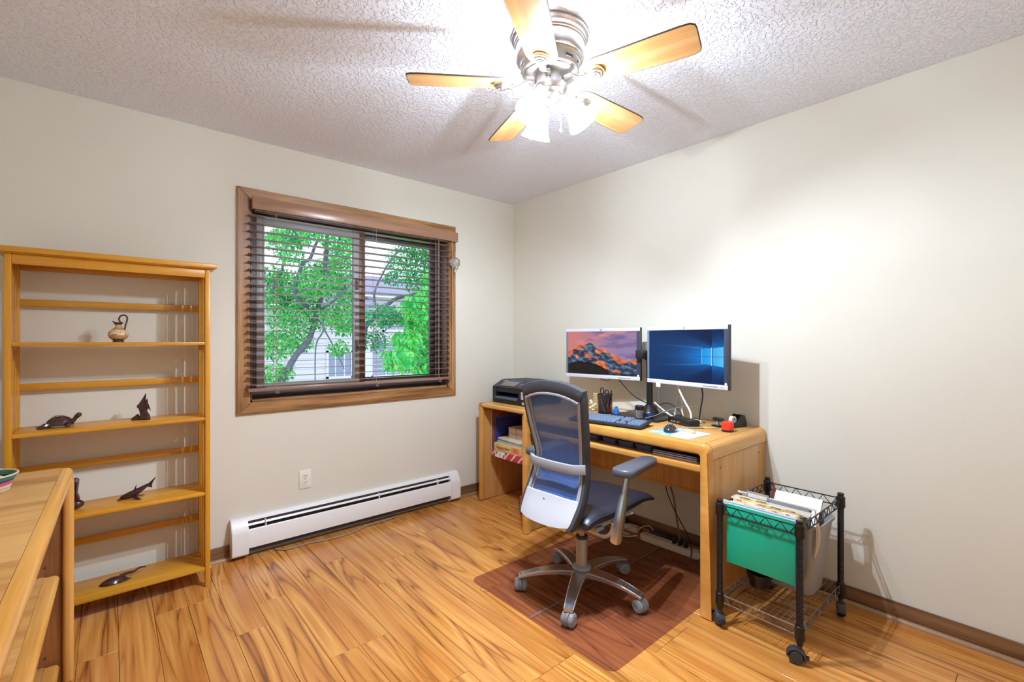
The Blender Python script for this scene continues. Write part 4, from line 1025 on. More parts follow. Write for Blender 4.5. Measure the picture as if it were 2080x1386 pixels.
# desk tray contents
mbin = mat('bin_navy', S(88,94,124), .4)
for i, (y, w) in enumerate(((-1.355,.085),(-1.475,.092),(-1.585,.098),(-1.695,.098))):
    t_ = thing('tray_bin', ['black open bin in the desk tray, farthest from the books', 'black open bin in the desk tray, second from the chair back', 'black open bin in the desk tray, third from the chair back', 'black open bin in the desk tray, beside the stacked books'][i], 'bin', (-.515, y, .68), 0, 'black bins in the desk tray')
    b = B(); b.ring_loft([[(x, y_, 0) for x, y_ in rrect(.13, w*.86, .012)], [(x, y_, .034) for x, y_ in rrect(.14, w, .014)], [(x, y_, .034) for x, y_ in rrect(.134, w-.006, .011)], [(x, y_, .004) for x, y_ in rrect(.125, w*.8, .009)]]); b.build('bin_body', mbin, t_)
    b = B(); rr = random.Random(i)
    for k in range(4):
        b.box(-.04+.02*k,-.03+.02*k,-w*.35,w*.35*rr.random(),.008,.03+.006*rr.random(),.002)
    b.build('odds_and_ends', mat('odds_%d' % i, S(*[(120,96,80),(70,74,90),(150,150,160),(90,80,70)][i]), .5), t_, kind='stuff')
zz = .68
def book(nm, label, x0, x1, y0, y1, h, cov, z, pages=True, rz=0):
    t_ = thing(nm, label, 'book', ((x0+x1)/2, (y0+y1)/2, z), rz, 'books in the desk tray')
    dx, dy = (x1-x0)/2, (y1-y0)/2
    b = B(); b.box(-dx,dx,-dy,dy,0,.0016,.0004).box(-dx,dx,-dy,dy,h-.0016,h,.0004).box(dx-.0016,dx,-dy,dy,.0016,h-.0016); b.build('cover', cov, t_)
    b = B(); b.box(-dx+.002,dx-.0018,-dy+.002,dy-.002,.0018,h-.0018); b.build('pages', M['page'], t_)
M['page'] = mat('paper_pages', S(226,228,238), .7, noise=.04, nscale=200)
navy = mat('book_navy', S(38,42,72), .4); blk = mat('book_black', S(34,32,36), .45); olv = mat('book_olive', S(120,104,58), .5); blu = mat('book_blue', S(62,92,124), .45)
book('binder', 'navy notebook at the bottom of the tray stack', -.60,-.40,-2.0,-1.765,.011,navy,.680)
book('binder', 'dark notebook in the middle of the tray stack', -.60,-.40,-1.998,-1.763,.009,blk,.6912)
book('binder', 'dark notebook with olive band at the top of the tray stack', -.596,-.41,-1.996,-1.766,.007,blk,.7004)
book('binder', 'blue notebook lying deeper in the tray on the stack', -.55,-.40,-1.90,-1.77,.009,blu,.7076)

# ------------------------------------------------------------------ cables over the desk
def cable(nm, label, pts, r, m, n=7):
    b = B(); b.tube(spl(pts, n), r, 7); return tag(b.build(nm, m), label, 'cable')
mbk = mat('cable_black', S(44,42,46), .45); mwh = mat('cable_white', S(222,216,208), .45); mgy = mat('cable_grey', S(120,118,120), .45)
cable('monitor_cable', 'black cable drooping from the left monitor to the stand base', [(-.17,-1.235,1.01),(-.14,-1.262,.96),(-.11,-1.31,.90),(-.07,-1.36,.86),(-.04,-1.40,.84),(-.02,-1.44,.82),(-.03,-1.5,.80)], .0034, mbk)
cable('loop_cable', 'short black cable looping under the left monitor', [(-.165,-1.055,1.02),(-.15,-1.08,.992),(-.14,-1.12,.984),(-.15,-1.16,.994),(-.17,-1.18,1.02)], .003, mgy)
cable('display_cable', 'thick white cable curving from the right monitor down to the black dock', [(-.19,-1.66,1.02),(-.20,-1.685,.97),(-.22,-1.73,.91),(-.235,-1.77,.86),(-.24,-1.78,.822)], .0055, mwh)
cable('white_cable', 'white cable trailing along the back of the desk behind the dock', [(-.085,-1.452,.865),(-.09,-1.50,.835),(-.10,-1.56,.805),(-.11,-1.62,.793),(-.12,-1.70,.795),(-.15,-1.77,.80),(-.17,-1.80,.798)], .005, mwh)
cable('white_loop_cable', 'white cable standing in a narrow loop beside the stand pole', [(-.05,-1.57,.79),(-.045,-1.575,.85),(-.045,-1.58,.905),(-.045,-1.60,.915),(-.05,-1.615,.88),(-.06,-1.625,.83),(-.075,-1.64,.792)], .005, mwh)
cable('power_cable', 'black cable dropping from the right end of the right monitor to the desk', [(-.225,-1.83,1.01),(-.20,-1.825,.95),(-.17,-1.80,.88),(-.13,-1.77,.81),(-.11,-1.76,.792)], .0042, mbk)
cable('thin_grey_cable', 'thin grey cable arcing from the clip jar to behind the dock', [(-.31,-1.53,.800),(-.27,-1.57,.815),(-.22,-1.62,.845),(-.17,-1.68,.868),(-.13,-1.74,.872),(-.11,-1.77,.85),(-.11,-1.775,.80)], .0028, mgy)
cable('thin_black_cable', 'thin black cable arcing behind the dock from the pole', [(-.08,-1.46,.84),(-.08,-1.52,.865),(-.09,-1.58,.862),(-.13,-1.65,.835),(-.17,-1.70,.80),(-.15,-1.72,.791)], .0028, mbk)
cable('jumble_cable', 'tangled dark cable lying behind the dock', [(-.16,-1.62,.791),(-.13,-1.66,.81),(-.15,-1.70,.80),(-.12,-1.74,.806),(-.15,-1.78,.80),(-.14,-1.81,.791)], .003, mbk)
cable('charger_cable', 'white cable lying behind the blue sharpener', [(-.2,-1.25,.80),(-.17,-1.29,.795),(-.15,-1.34,.79),(-.16,-1.38,.79)], .004, mwh)

# ------------------------------------------------------------------ shelf of the printer desk
Z_S = .354
def stripes_mat():
    m, nt, b, out = newmat('red_chevron_box'); N = nt.nodes.new; L = nt.links.new
    tc = N('ShaderNodeTexCoord'); w = N('ShaderNodeTexWave'); w.inputs['Scale'].default_value = 8; w.wave_type = 'BANDS'; w.bands_direction = 'DIAGONAL'; w.inputs['Distortion'].default_value = .6
    L(tc.outputs['Object'], w.inputs['Vector']); cr = N('ShaderNodeValToRGB'); cr.color_ramp.interpolation = 'CONSTANT'; e = cr.color_ramp.elements
    e[0].position = 0; e[0].color = S(206,48,58); e[1].position = .72; e[1].color = S(90,40,70); k = e.new(.84); k.color = S(226,206,214); L(w.outputs['Fac'], cr.inputs[0]); L(cr.outputs[0], b.inputs['Base Color']); b.inputs['Roughness'].default_value = .5; return m
rb = thing('red_box', 'flat red patterned box at the bottom of the stack under the printer', 'box', (-.27, -.42, Z_S))
b = B(); b.box(-.155,.14,-.18,.185,0,.052,.002); b.build('carton', stripes_mat(), rb)
b = B(); b.box(-.1556,-.155,.03,.145,.004,.05); lb_ = b.build('shipping_label', mat('label_white', S(232,230,230), .6), rb)
b = B(); b.box(-.1562,-.1556,.118,.132,.026,.042).box(-.1562,-.1556,.034,.05,.008,.03).box(-.1562,-.1556,.08,.088,.018,.034); b.build('label_print', mat('label_print', S(120,70,80), .6), lb_)
fb = thing('folder_box', 'yellow carton of hanging folders on the red box', 'box', (-.275, -.41, Z_S+.052), radians(3))
b = B(); b.box(-.15,.13,-.145,.145,0,.062,.002); b.build('carton', mat('folder_carton', S(220,190,116), .55), fb)
b = B(); b.box(-.1506,-.15,-.132,-.045,.01,.052); b.build('orange_panel', mat('orange_panel', S(226,140,96), .55), fb)
b = B(); b.box(-.15,.13,-.1455,-.145,.0,.062); b.build('end_flap', mat('end_flap', S(228,200,130), .55), fb)
for i, (h, c, lbl, cat) in enumerate(((.014, S(168,178,200), 'grey folders lying on the yellow carton', 'folder'), (.006, S(96,128,112), 'green folder lying on the grey folders', 'folder'), (.012, S(226,214,184), 'cream paper pad on top of the green folder', 'paper pad'))):
    z0 = Z_S+.114+[0,.014,.02][i]
    t_ = thing(('grey_folders','green_folder','cream_pad')[i], lbl, cat, (-.27+.004*i, -.42, z0), radians(-2*i))
    b = B(); b.box(-.14,.12,-.135,.14,0,h,.002); b.build('sheets', mat('stack_%d' % i, c, .6), t_)
mcd = mat('kraft_cards', S(206,186,170), .65, noise=.04, nscale=160)
k_ = 0
for y in (-.385, -.475):
    for zl in (0, .042):
        t_ = thing('card_box', ['pale card box, lower left of four under the printer','pale card box, upper left of four under the printer','pale card box, lower right of four under the printer','pale card box, upper right of four under the printer'][k_], 'box', (-.30, y, Z_S+.146+zl), 0, 'small card boxes under the printer'); k_ += 1
        b = B(); b.box(-.045,.08,-.042,.042,0,.038,.002); b.build('carton', mcd, t_)
        b = B(); b.box(-.047,.082,-.0436,.0436,.030,.0412,.002); b.build('lid', mat('card_lid', S(190,164,146), .65), t_)
pf = thing('blue_folder', 'blue violet folder leaning upright at the left under the printer', 'folder', (-.24, -.218, Z_S))
for k in range(2):
    b = B(); b.box(-.14,.12,-.0015,.0015,.0,.30-.015*k,.0007, M=Matrix.Translation((0,.010-.007*k-.006,0)) @ Matrix.Rotation(radians(2.0), 4, 'X'))
    b.build('cover', mat('folder_blue_%d' % k, S(58,60,140) if k else S(90,92,170), .3, noise=.4, nscale=9), pf)
mg = thing('magazine', 'thin brown magazine upright against the left panel under the printer', 'magazine', (-.24, -.186, Z_S))
b = B(); b.box(-.15,.13,-.003,.003,0,.345,.001); b.build('cover', mat('magazine_cover', S(150,92,70), .4, noise=.35, nscale=14), mg)
b = B(); b.box(-.1506,-.15,-.002,.002,.002,.343); b.build('page_edges', M['page'], mg)
dk = thing('dark_case', 'dark case standing at the back under the printer', 'case', (-.10, -.50, Z_S))
b = B(); b.box(-.05,.05,-.16,.16,0,.33,.006); b.build('case', M['black'], dk)
b = B(); b.box(-.0515,-.0495,-.08,.02,.25,.31,.001); b.build('tag', mat('case_tag', S(88,74,84), .5), dk)
for i in range(2):
    t_ = thing('orange_box', ['lower orange box on the floor under the printer desk','upper orange box stacked under the printer desk'][i], 'box', (-.36, -.63, .062*i), 0, 'orange boxes under the printer desk')
    b = B(); b.box(-.06,.06,-.14,.075,0,.056,.003); b.build('carton', mat('orange_carton', S(214,92,52), .5), t_)
    b = B(); b.box(-.0605,.0605,-.1405,.0755,.0485,.061,.002); b.build('lid', mat('orange_lid', S(206,120,70), .5), t_)

# ------------------------------------------------------------------ chair mat
cmt = thing('chair_mat', 'clear tinted plastic chair mat with fold lines on the wood floor', 'mat', (-.70, -1.547, 0))
M['vinyl'] = clear('clear_vinyl', (.85,.75,.71,1), .07, .12, .07, S(160,132,126))
b = B(); b.prism(rrect(1.09, .912, .04), .0003, .0028); b.build('sheet', M['vinyl'], cmt)
M['vinyl2'] = clear('clear_vinyl_fold', (.86,.76,.74,1), .12, .15, .2, S(206,184,180))
for y in (.005,):
    b = B(); b.tube([(-.544, y, .0028), (.54, y, .0028)], 0, flat=[(.006,.0008)]*2, up=(0,0,1)); b.build('fold_line', M['vinyl2'], cmt)
for x, y, a in ((-.545,.33,90),(-.545,-.20,90),(-.02,-.456,180)):
    T = Matrix.Translation((x,y,.0016)) @ Matrix.Rotation(radians(a), 4, 'Z')
    b = B(); b.tube(spl([(.03,-.002,0),(.022,.014,0),(0,.02,0),(-.022,.014,0),(-.03,-.002,0)],4), .0013, 6, M=T); b.build('hanger_loop', M['vinyl2'], cmt)

# ------------------------------------------------------------------ office chair (faces +x)
ch = thing('office_chair', 'swivel office chair with blue mesh back and polished metal base on the chair mat', 'chair', (-.887, -1.544, .003), radians(3))
def mesh_fabric():
    m, nt, b, out = newmat('blue_mesh_fabric'); N = nt.nodes.new; L = nt.links.new
    b.inputs['Base Color'].default_value = S(60,96,160); b.inputs['Roughness'].default_value = .75; b.inputs['Sheen Weight'].default_value = .3
    tc = N('ShaderNodeTexCoord'); n = N('ShaderNodeTexNoise'); n.inputs['Scale'].default_value = 420; L(tc.outputs['Object'], n.inputs['Vector'])
    cr = N('ShaderNodeValToRGB'); cr.color_ramp.elements[0].position = .35; cr.color_ramp.elements[0].color = S(46,78,140); cr.color_ramp.elements[1].position = .68; cr.color_ramp.elements[1].color = S(84,124,190)
    L(n.outputs['Fac'], cr.inputs[0]); L(cr.outputs[0], b.inputs['Base Color'])
    t = N('ShaderNodeBsdfTransparent'); mx = N('ShaderNodeMixShader'); mx.inputs[0].default_value = .88
    L(t.outputs[0], mx.inputs[1]); L(b.outputs[0], mx.inputs[2]); L(mx.outputs[0], out.inputs[0]); return m
M['mesh'] = mesh_fabric()
M['seat'] = mat('seat_leather', S(44,46,58), .38, noise=.06, nscale=30, bump=.06, bscale=300)
M['arm'] = mat('arm_pad', S(84,88,98), .36)
BK0 = [(.415,-.252,.158),(.445,-.237,.174),(.52,-.192,.182),(.60,-.158,.172),(.66,-.146,.164),(.71,-.142,.158),(.82,-.166,.171),(.935,-.19,.183),(.99,-.198,.186),(1.018,-.202,.180)]
BK = [(z, f-.028, w*(.90+.05*min(1,max(0,(z-.5)/.3)))) for z, f, w in BK0]
def bk(z):
    for p, q in zip(BK, BK[1:]):
        if p[0] <= z <= q[0]:
            t = (z-p[0])/(q[0]-p[0]); return p[1]+(q[1]-p[1])*t, p[2]+(q[2]-p[2])*t
    return BK[-1][1:] if z > 1 else BK[0][1:]
for s_ in (1, -1):
    pts = spl([(f_+.012, s_*w, z) for z, f_, w in BK], 4)
    b = B(); b.tube(pts, 0, flat=[(.0085,.021)]*len(pts), up=(1,0,0)); b.build('side_frame', M['charcoal'], ch)
    pts = spl([(f_-.004, s_*(w-.013), z) for z, f_, w in BK[1:]], 4)
    b = B(); b.tube(pts, 0, flat=[(.0075,.008)]*len(pts), up=(1,0,0)); b.build('inner_trim', M['lgrey'], ch)
    pts = spl([(f_+.004, s_*(w-.027), z) for z, f_, w in BK[1:]], 4)
    b = B(); b.tube(pts, 0, flat=[(.0035,.006)]*len(pts), up=(1,0,0)); b.build('mesh_channel', M['lgrey'], ch)
arc = lambda w, z0, rise, f0, bow, n=14: [(f0-bow*(1-(2*i/n-1)**2), w*(1-2*i/n), z0+rise*(1-abs(2*i/n-1)**2.2)) for i in range(n+1)]
a_ = arc(.177, 1.004, .036, -.218, .014); b = B(); b.tube(a_, 0, flat=[(.027,.021)]*len(a_), up=(1,0,0)); b.build('top_frame', M['charcoal'], ch)
a_ = arc(.161, .972, .034, -.232, .014); b = B(); b.tube(a_, 0, flat=[(.006,.008)]*len(a_), up=(1,0,0)); b.build('top_trim', M['lgrey'], ch)
def meshf(u, v):
    z = .455+.53*v; f_, w = bk(z); s_ = 2*u-1; return (f_+.008-.006*(1-s_*s_), s_*(w-.016), z+(.03*(1-s_*s_)*v**6))
b = B(); b.grid(17, 25, meshf); b.build('mesh_back', M['mesh'], ch)
a_ = [(-.188-.030*min(1,(1-(2*i/14-1)**2)*2.2), .166*(1-2*i/14), .672-.006*(1-(2*i/14-1)**2)) for i in range(15)]
b = B(); b.tube(a_, 0, flat=[(.021,.009)]*15, up=(1,0,0)); b.build('lumbar_band', M['lgrey'], ch)
def lowp(u, v):
    s_ = 2*u-1; z0 = .432-.010*(1-s_*s_); z1 = .535+.004*(1-s_*s_); z = z0+(z1-z0)*v
    f_, w = bk(max(.416,z)); return (f_-.016-.020*(1-s_**4), s_*(w-.006), z)
b = B(); b.slab(15, 7, lowp, lambda u, v: (.012, 0, 0)); lp = b.build('lower_panel', M['silver'], ch)
b = B(); f_, w = bk(.515); b.cyl((f_-.0375,.02,.515),(f_-.034,.02,.515),.006,n=16); b.build('screw_cap', M['alub'], lp)
def seatf(u, v):
    x = -.215+.615*u; s_ = 2*v-1; hw = .205+.018*sin(pi*min(1,u*1.1))-.012*u
    t = max(0,(u-.62)/.38); z = .474-.046*t*t-.022*abs(s_)**5-.02*max(0,(.12-u)/.12)**2+.006*(s_*s_)
    return (x, s_*hw, z)
b = B(); b.slab(17, 15, seatf, lambda u, v: (0, -.012*(2*v-1), -.052+.026*max(0,(u-.62)/.38)+.010*abs(2*v-1)**4)); b.build('seat', M['seat'], ch, sub=1)
b = B(); b.slab(9, 9, lambda u, v: (-.17+.45*u, (2*v-1)*.17, .425-.012*u), lambda u, v: (0, 0, -.022-.012*sin(pi*v)*sin(pi*u))); b.build('seat_shell', M['lgrey'], ch)
b = B(); b.box(-.11,.12,-.075,.075,.335,.40,.014).box(.06,.18,-.05,.05,.355,.405,.01).box(-.2,-.09,-.06,.06,.36,.41,.012); b.build('tilt_mechanism', M['alub'], ch)
b = B(); b.tube([(-.22,.12,.41),(-.18,.1,.385),(-.08,.06,.37)], 0, flat=[(.02,.006)]*3, up=(0,0,1)); b.tube([(-.22,-.12,.41),(-.18,-.1,.385),(-.08,-.06,.37)], 0, flat=[(.02,.006)]*3, up=(0,0,1)); b.build('back_support', M['grey'], ch)
b = B(); b.box(-.03,.03,.13,.205,.368,.38,.003, M=Matrix.Rotation(radians(4),4,'X')); b.build('adjust_lever', M['charcoal'], ch)
b = B(); b.box(-.075,-.015,-.185,-.12,.392,.414,.005).box(-.10,-.04,-.165,-.1,.365,.385,.004).tube([(.04,-.13,.40),(.10,-.19,.405),(.13,-.21,.41)], .006, 8); b.build('adjust_knobs', M['lgrey'], ch)
for s_ in (1, -1):
    pts = spl([(-.03,s_*.01,.342),(-.04,s_*.12,.342),(-.06,s_*.20,.352),(-.08,s_*.245,.385),(-.085,s_*.262,.43)],5)
    b = B(); b.tube(pts, 0, flat=[(.024,.009)]*len(pts), up=(0,.2,1) if False else None); yk = b.build('arm_yoke', M['alub'], ch)
    a0, a1 = Vector((-.108,s_*.270,.352)), Vector((-.055,s_*.280,.560))
    b = B(); dd = (a1-a0)
    b.tube([a0, a0+dd*.05, a0+dd*.5, a0+dd*.97, a1], 0, flat=[(.020,.014),(.0255,.0165),(.0235,.015),(.020,.0125),(.018,.011)], up=(0,1,0)); b.build('arm_sleeve', M['alu'], ch)
    b = B(); b.tube([a1-dd*.2, a1+dd*.36], 0, flat=[(.0145,.009)]*2, up=(0,1,0)); b.build('arm_post', M['alu'], ch)
    T = Matrix.Translation((.062, s_*.272, .652)) @ Matrix.Rotation(radians(7), 4, 'Z')
    b = B(); b.box(-.11,.06,-.025,.025,-.016,-.004,.005, M=T); b.build('arm_bracket', M['lgrey'], ch)
    b = B(); sh_ = lambda k: [(x*1.0, y) for x, y in rrect(.335*k if k < 1 else .335, .098*k, .04*k, 6)]
    rings = []
    for k, z in ((.86,-.004),(.98,.002),(1,.010),(1,.018),(.97,.025),(.88,.030),(.7,.032)):
        rr = rrect(.345-.098*(1-k), .098*k, .042*k, 6); rings.append([(x, y*(1-.12*(x/.167)), z-.004*max(0,x/.167)) for x, y in rr])
    b.ring_loft(rings, M=T); b.build('arm_pad', M['arm'], ch)
# column and base
b = B(); b.lathe([(.0285,.128),(.0285,.272),(.027,.274),(0,.274)], n=28); b.build('gas_cylinder', M['beigegrey'], ch)
b = B(); b.lathe([(.0285,.262),(.0295,.264),(.0295,.276),(.02,.278),(.0,.278)], n=28); b.build('cylinder_collar', M['charcoal'], ch)
b = B(); b.cyl((0,0,.26),(0,0,.345),.0155,n=20); b.build('piston', M['beigegrey'], ch)
b = B(); b.lathe([(.034,.062),(.036,.10),(.044,.112),(.048,.118),(.046,.124),(.034,.132),(0,.134)], n=32); b.build('hub_flange', M['lgrey'], ch)
b = B(); b.lathe([(.03,.05),(.041,.075),(.046,.112),(0,.112)], n=30); b.build('base_hub', M['alu'], ch)
def leg_mesh():
    b = B(); n = 12; rings = []
    for i in range(n+1):
        t = i/n; x = .03+.285*t; hw = .034-.014*t; z1 = .112+.016*sin(pi*t*.55)-.046*t*t-.004*t; th = .026-.012*t
        rings.append([(x,-hw,z1-th),(x,-hw,z1-.003),(x,-hw+.003,z1),(x,hw-.003,z1),(x,hw,z1-.003),(x,hw,z1-th)])
    b.ring_loft(rings); return b
leg0 = leg_mesh().build('base_leg', M['alu'], ch, ang=30)
M['wheel'] = clear('clear_caster', (.66,.66,.68,1), .2, .12, .55, S(176,176,180))
def caster_parts():
    b = B()
    for s_ in (1,-1):
        b.lathe([(0,.007),(.028,.007),(.0305,.010),(.0305,.020),(.027,.027),(.016,.031),(.014,.029),(0,.029)], (0,0,.0305), 24, (0,s_,0))
    w_ = b.build('caster_wheel', M['wheel'], ch)
    b = B()
    b.tube([(.030*cos(radians(a)), 0, .0305+.030*sin(radians(a))) for a in range(-40, 221, 20)], 0, flat=[(.0065,.0028)]*14, up=None); b.cyl((0,-.006,.0305),(0,.006,.0305),.026,n=20)
    b.cyl((.0,0,.052),(.0,0,.082),.006,n=10)
    h_ = b.build('caster_hood', M['grey'], ch); return w_, h_
cw0, chd0 = caster_parts()
b = B()
for s_ in (1, -1): b.tube([(.045+.268*i/10, s_*(.0345-.0145*(.05+.95*i/10)), .112+.016*sin(pi*(.05+.95*i/10)*.55)-.046*(.05+.95*i/10)**2-.004*(.05+.95*i/10)-.003) for i in range(11)], .0022, 6)
ltr0 = b.build('leg_trim', M['trim'], ch)
yaws = [100, 40, 12, 75, 150]
for k in range(5):
    a = radians(63+72*k); T = Matrix.Rotation(a, 4, 'Z'); C_ = Matrix.Translation((.305*cos(a), .305*sin(a), 0)) @ Matrix.Rotation(radians(yaws[k]), 4, 'Z')
    if k == 0: ltr0.matrix_local = T
    else: inst(ltr0, ch, T)
    if k == 0: leg0.matrix_local = T; cw0.matrix_local = C_; chd0.matrix_local = C_
    else: inst(leg0, ch, T); inst(cw0, ch, C_); inst(chd0, ch, C_)

# ------------------------------------------------------------------ rolling file cart
ct = thing('file_cart', 'black wire rolling file cart beside the large desk', 'cart', (-.645, -2.128, 0), radians(-1))
CL, CW = .505, .315       # depth (+x) and width (-y)
M['cblack'] = mat('cart_black', S(30,26,28), .32, .2); M['wire'] = mat('cart_wire_glint', S(116,108,102), .3, .6); M['wire2'] = mat('cart_wire_black', S(32,28,30), .4, .3)  # lower wires have their light reflection painted in as grey; top rails stay black
pst = B(); pst.lathe([(.0105,.075)]+[q for k in range(17) for q in ((.0125,.08+.0275*k),(.0125,.1045+.0275*k),(.0118,.1055+.0275*k),(.0118,.1068+.0275*k))]+[(.0125,.549),(.0135,.550),(.0135,.556),(.011,.558),(0,.558)], n=16)
p0 = pst.build('post', M['cblack'], ct)
col_ = B(); col_.lathe([(.0165,.092),(.0185,.10),(.0165,.148),(.0135,.15)], n=16, cap=False); col_.lathe([(.0135,.15),(.0135,.092),(.0165,.092)], n=16, cap=False); c0 = col_.build('shelf_collar', M['cblack'], ct)
col2 = B(); col2.lathe([(.0155,.490),(.0185,.498),(.0175,.540),(.0145,.542)], n=16, cap=False); c2 = col2.build('top_collar', M['cblack'], ct)
cas = B()
def cart_caster(yaw):
    b = B(); b.lathe([(0,-.012),(.022,-.012),(.027,-.009),(.0285,-.004),(.0285,.004),(.027,.009),(.022,.012),(0,.012)], (-.012,0,.0285), 24, (0,1,0)); w_ = b.build('wheel', M['black2'], ct)
    b = B(); rings = []
    for a in range(-60, 200, 20): rings.append(a)
    b.tube([(-.012+.031*cos(radians(a)), 0, .0285+.031*sin(radians(a))) for a in range(-20, 181, 20)], 0, flat=[(.016,.003)]*11, up=None)
    for s_ in (1,-1): b.cyl((-.012, s_*.0125, .0285), (-.012, s_*.016, .0285), .024, .022, 20)
    b.cyl((0,0,.05),(0,0,.082),.009,n=12); h_ = b.build('caster_hood', M['charcoal'], ct); return w_, h_
w0, h0 = cart_caster(0)
tb = B(); tb.box(.014,.032,-.012,.012,.028,.036,.003); brk = tb.build('brake_tab', M['black'], ct)
for k, (x, y, yaw) in enumerate(((0,0,-128),(0,-CW,-70),(CL,-CW,20),(CL,0,60))):
    T = Matrix.Translation((x,y,0)); R_ = T @ Matrix.Rotation(radians(yaw), 4, 'Z')
    if k == 0: p0.matrix_local = T; c0.matrix_local = T; c2.matrix_local = T; w0.matrix_local = R_; h0.matrix_local = R_; brk.matrix_local = R_
    else:
        for o in (p0, c0, c2): inst(o, ct, T)
        inst(w0, ct, R_); inst(h0, ct, R_)
        if k == 1: inst(brk, ct, R_)
def truss(p, q, z0, z1, nseg, m, nm):
    p, q = Vector(p), Vector(q); b = B()
    for z in (z0, z1): b.tube([p+Vector((0,0,z)), q+Vector((0,0,z))], .0028, 6)
    pts = []
    for i in range(nseg):
        a, c = i/nseg, (i+.62)/nseg
        pts += [p.lerp(q, a+.05/nseg)+Vector((0,0,z1)), p.lerp(q, c-.08/nseg)+Vector((0,0,z0)), p.lerp(q, c+.02/nseg)+Vector((0,0,z0))]
    pts.append(q+Vector((0,0,z1)))
    b.tube(pts, .002, 5); b.build(nm, m, ct)
E_ = .015
for z0, z1, m in ((.499,.533,M['wire2']), (.108,.140,M['wire'])):
    truss((0,-E_,0),(0,-CW+E_,0),z0,z1,5,m,'truss_rail'); truss((CL,-E_,0),(CL,-CW+E_,0),z0,z1,5,m,'truss_rail')
    truss((E_,0,0),(CL-E_,0,0),z0,z1,9,m,'truss_rail'); truss((E_,-CW,0),(CL-E_,-CW,0),z0,z1,9,m,'truss_rail')
sw = B(); sw.tube([(0,0,.1435),(CL,0,.1435)], .0018, 6); sw0 = sw.build('shelf_wire', M['wire'], ct)
for k in range(13):
    T = Matrix.Translation((0, -.0255-.022*k, 0))
    if k == 0: sw0.matrix_local = T
    else: inst(sw0, ct, T)
for x in (.17, .34):
    b = B(); b.tube([(x,0,.139),(x,-CW,.139)], .0026, 6); b.build('cross_wire', M['wire'], ct)
# things in the cart, placed in the cart's own frame
CM = WM[ct.name]
def incart(nm, label, cat, x, y, z, rz=0, group=None):
    p = CM @ Vector((x, y, z)); return thing(nm, label, cat, p, radians(-1)+rz, group)
def hang(nm, label, x, z0, z1, c, tilt=0, ins=.022, lip=0, group='hanging files in the cart', th=.0022):
    t_ = incart(nm, label, 'file folder', x, -CW/2, z0, 0, group)
    w = CW/2-ins; h = z1-z0
    b = B(); b.box(-th,-th*.2,-w,w,0,h,.0004).box(th*.2,th,-w,w,0,h-.006,.0004).box(-th,th,-w,w,-.001,.001); b.build('cover', mat('folder_%s_%d' % (nm, int(x*1000)), c, .5, noise=.05, nscale=8), t_)
    b = B(); b.box(-.001,.001,-CW/2+.002,CW/2-.002,h-.004,h+.004); b.build('hanger_rod', M['ivory'], t_)
    return t_
gf = hang('green_folder', 'bright green hanging folder at the front of the wire cart', .020, .288, .541, S(8,172,138))
hang('blue_folder_hanging', 'pale blue hanging folder right behind the bright green one', .029, .29, .548, S(120,176,222))
def tabbed(i, word, x, ypos, z1, c):
    t_ = incart('tabbed_folder', 'manila folder tabbed %s in the wire cart' % word, 'file folder', x, -CW/2, .31, 0, 'monthly folders in the cart')
    w = CW/2-.03; h = z1-.31
    b = B(); b.box(-.0012,.0012,-w,w,0,h-.012,.0003); b.box(-.0012,.0012,ypos-.027,ypos+.027,h-.014,h,.0003); b.build('sheet', mat('manila_%d' % i, c, .6), t_)
    return t_, ypos, h
tabs = []
mon = [('JANUARY',.035,.098,.553),('FEBRUARY',.040,.050,.553),('MARCH',.045,.001,.553),('APRIL',.050,-.050,.553),('MAY',.055,-.098,.553),('JUNE',.061,.100,.560),('AUGUST',.067,.008,.561),('SEPTEMBER',.073,-.045,.562),('OCTOBER',.079,-.097,.562),('NOVEMBER',.085,.085,.567),('DECEMBER',.091,.020,.567)]
for i, (wd_, x, yp, z1) in enumerate(mon):
    c = S(244,238,236) if wd_ in ('MARCH','MAY') else S(238,218,176)
    tabs.append((wd_,)+tabbed(i, wd_.capitalize(), x, yp, z1, c))
for i, x in enumerate((.104,.114,.124,.134,.146)):
    hang('olive_folder', ['olive hanging folder right behind the monthly tabs','olive hanging folder, second behind the monthly tabs','olive hanging folder, third behind the monthly tabs','olive hanging folder, fourth behind the monthly tabs','olive hanging folder next to the grey file'][i], x, .285, .545, S(116,114,92) if i % 2 else S(134,132,108), group='olive hanging files in the cart')
gy = hang('grey_file', 'grey file with a long white index tab in the wire cart', .170, .30, .558, S(150,150,150))
b = B(); b.box(-.004,-.0028,.02,.115,.235,.272,.0004); b.build('index_tab', clear('tab_plastic', (.9,.9,.9,1), .1, .1, .4, S(214,214,214)), gy)
b = B(); b.box(-.0052,-.004,.028,.108,.246,.262); b.build('tab_paper', M['ivory'], gy)
gb = hang('grey_binder', 'grey binder with punched dark spine strip in the wire cart', .196, .30, .548, S(168,168,170))
b = B(); b.box(-.004,.002,-CW/2+.02,CW/2-.02,.238,.252,.001); b.build('spine_strip', M['grey'], gb)
mf = incart('manila_folder', 'bowed cream folder hanging out at the right of the cart', 'file folder', .245, -.262, .30)
b = B(); b.slab(5, 9, lambda u, v: (-.004+.01*u, -.03-.018*sin(pi*v)+.03*(1-v)*0, .03+.2*v), lambda u, v: (-.0015, .012*sin(pi*v), 0)); b.build('sheets', mat('cream_folder', S(224,206,178), .6), mf)
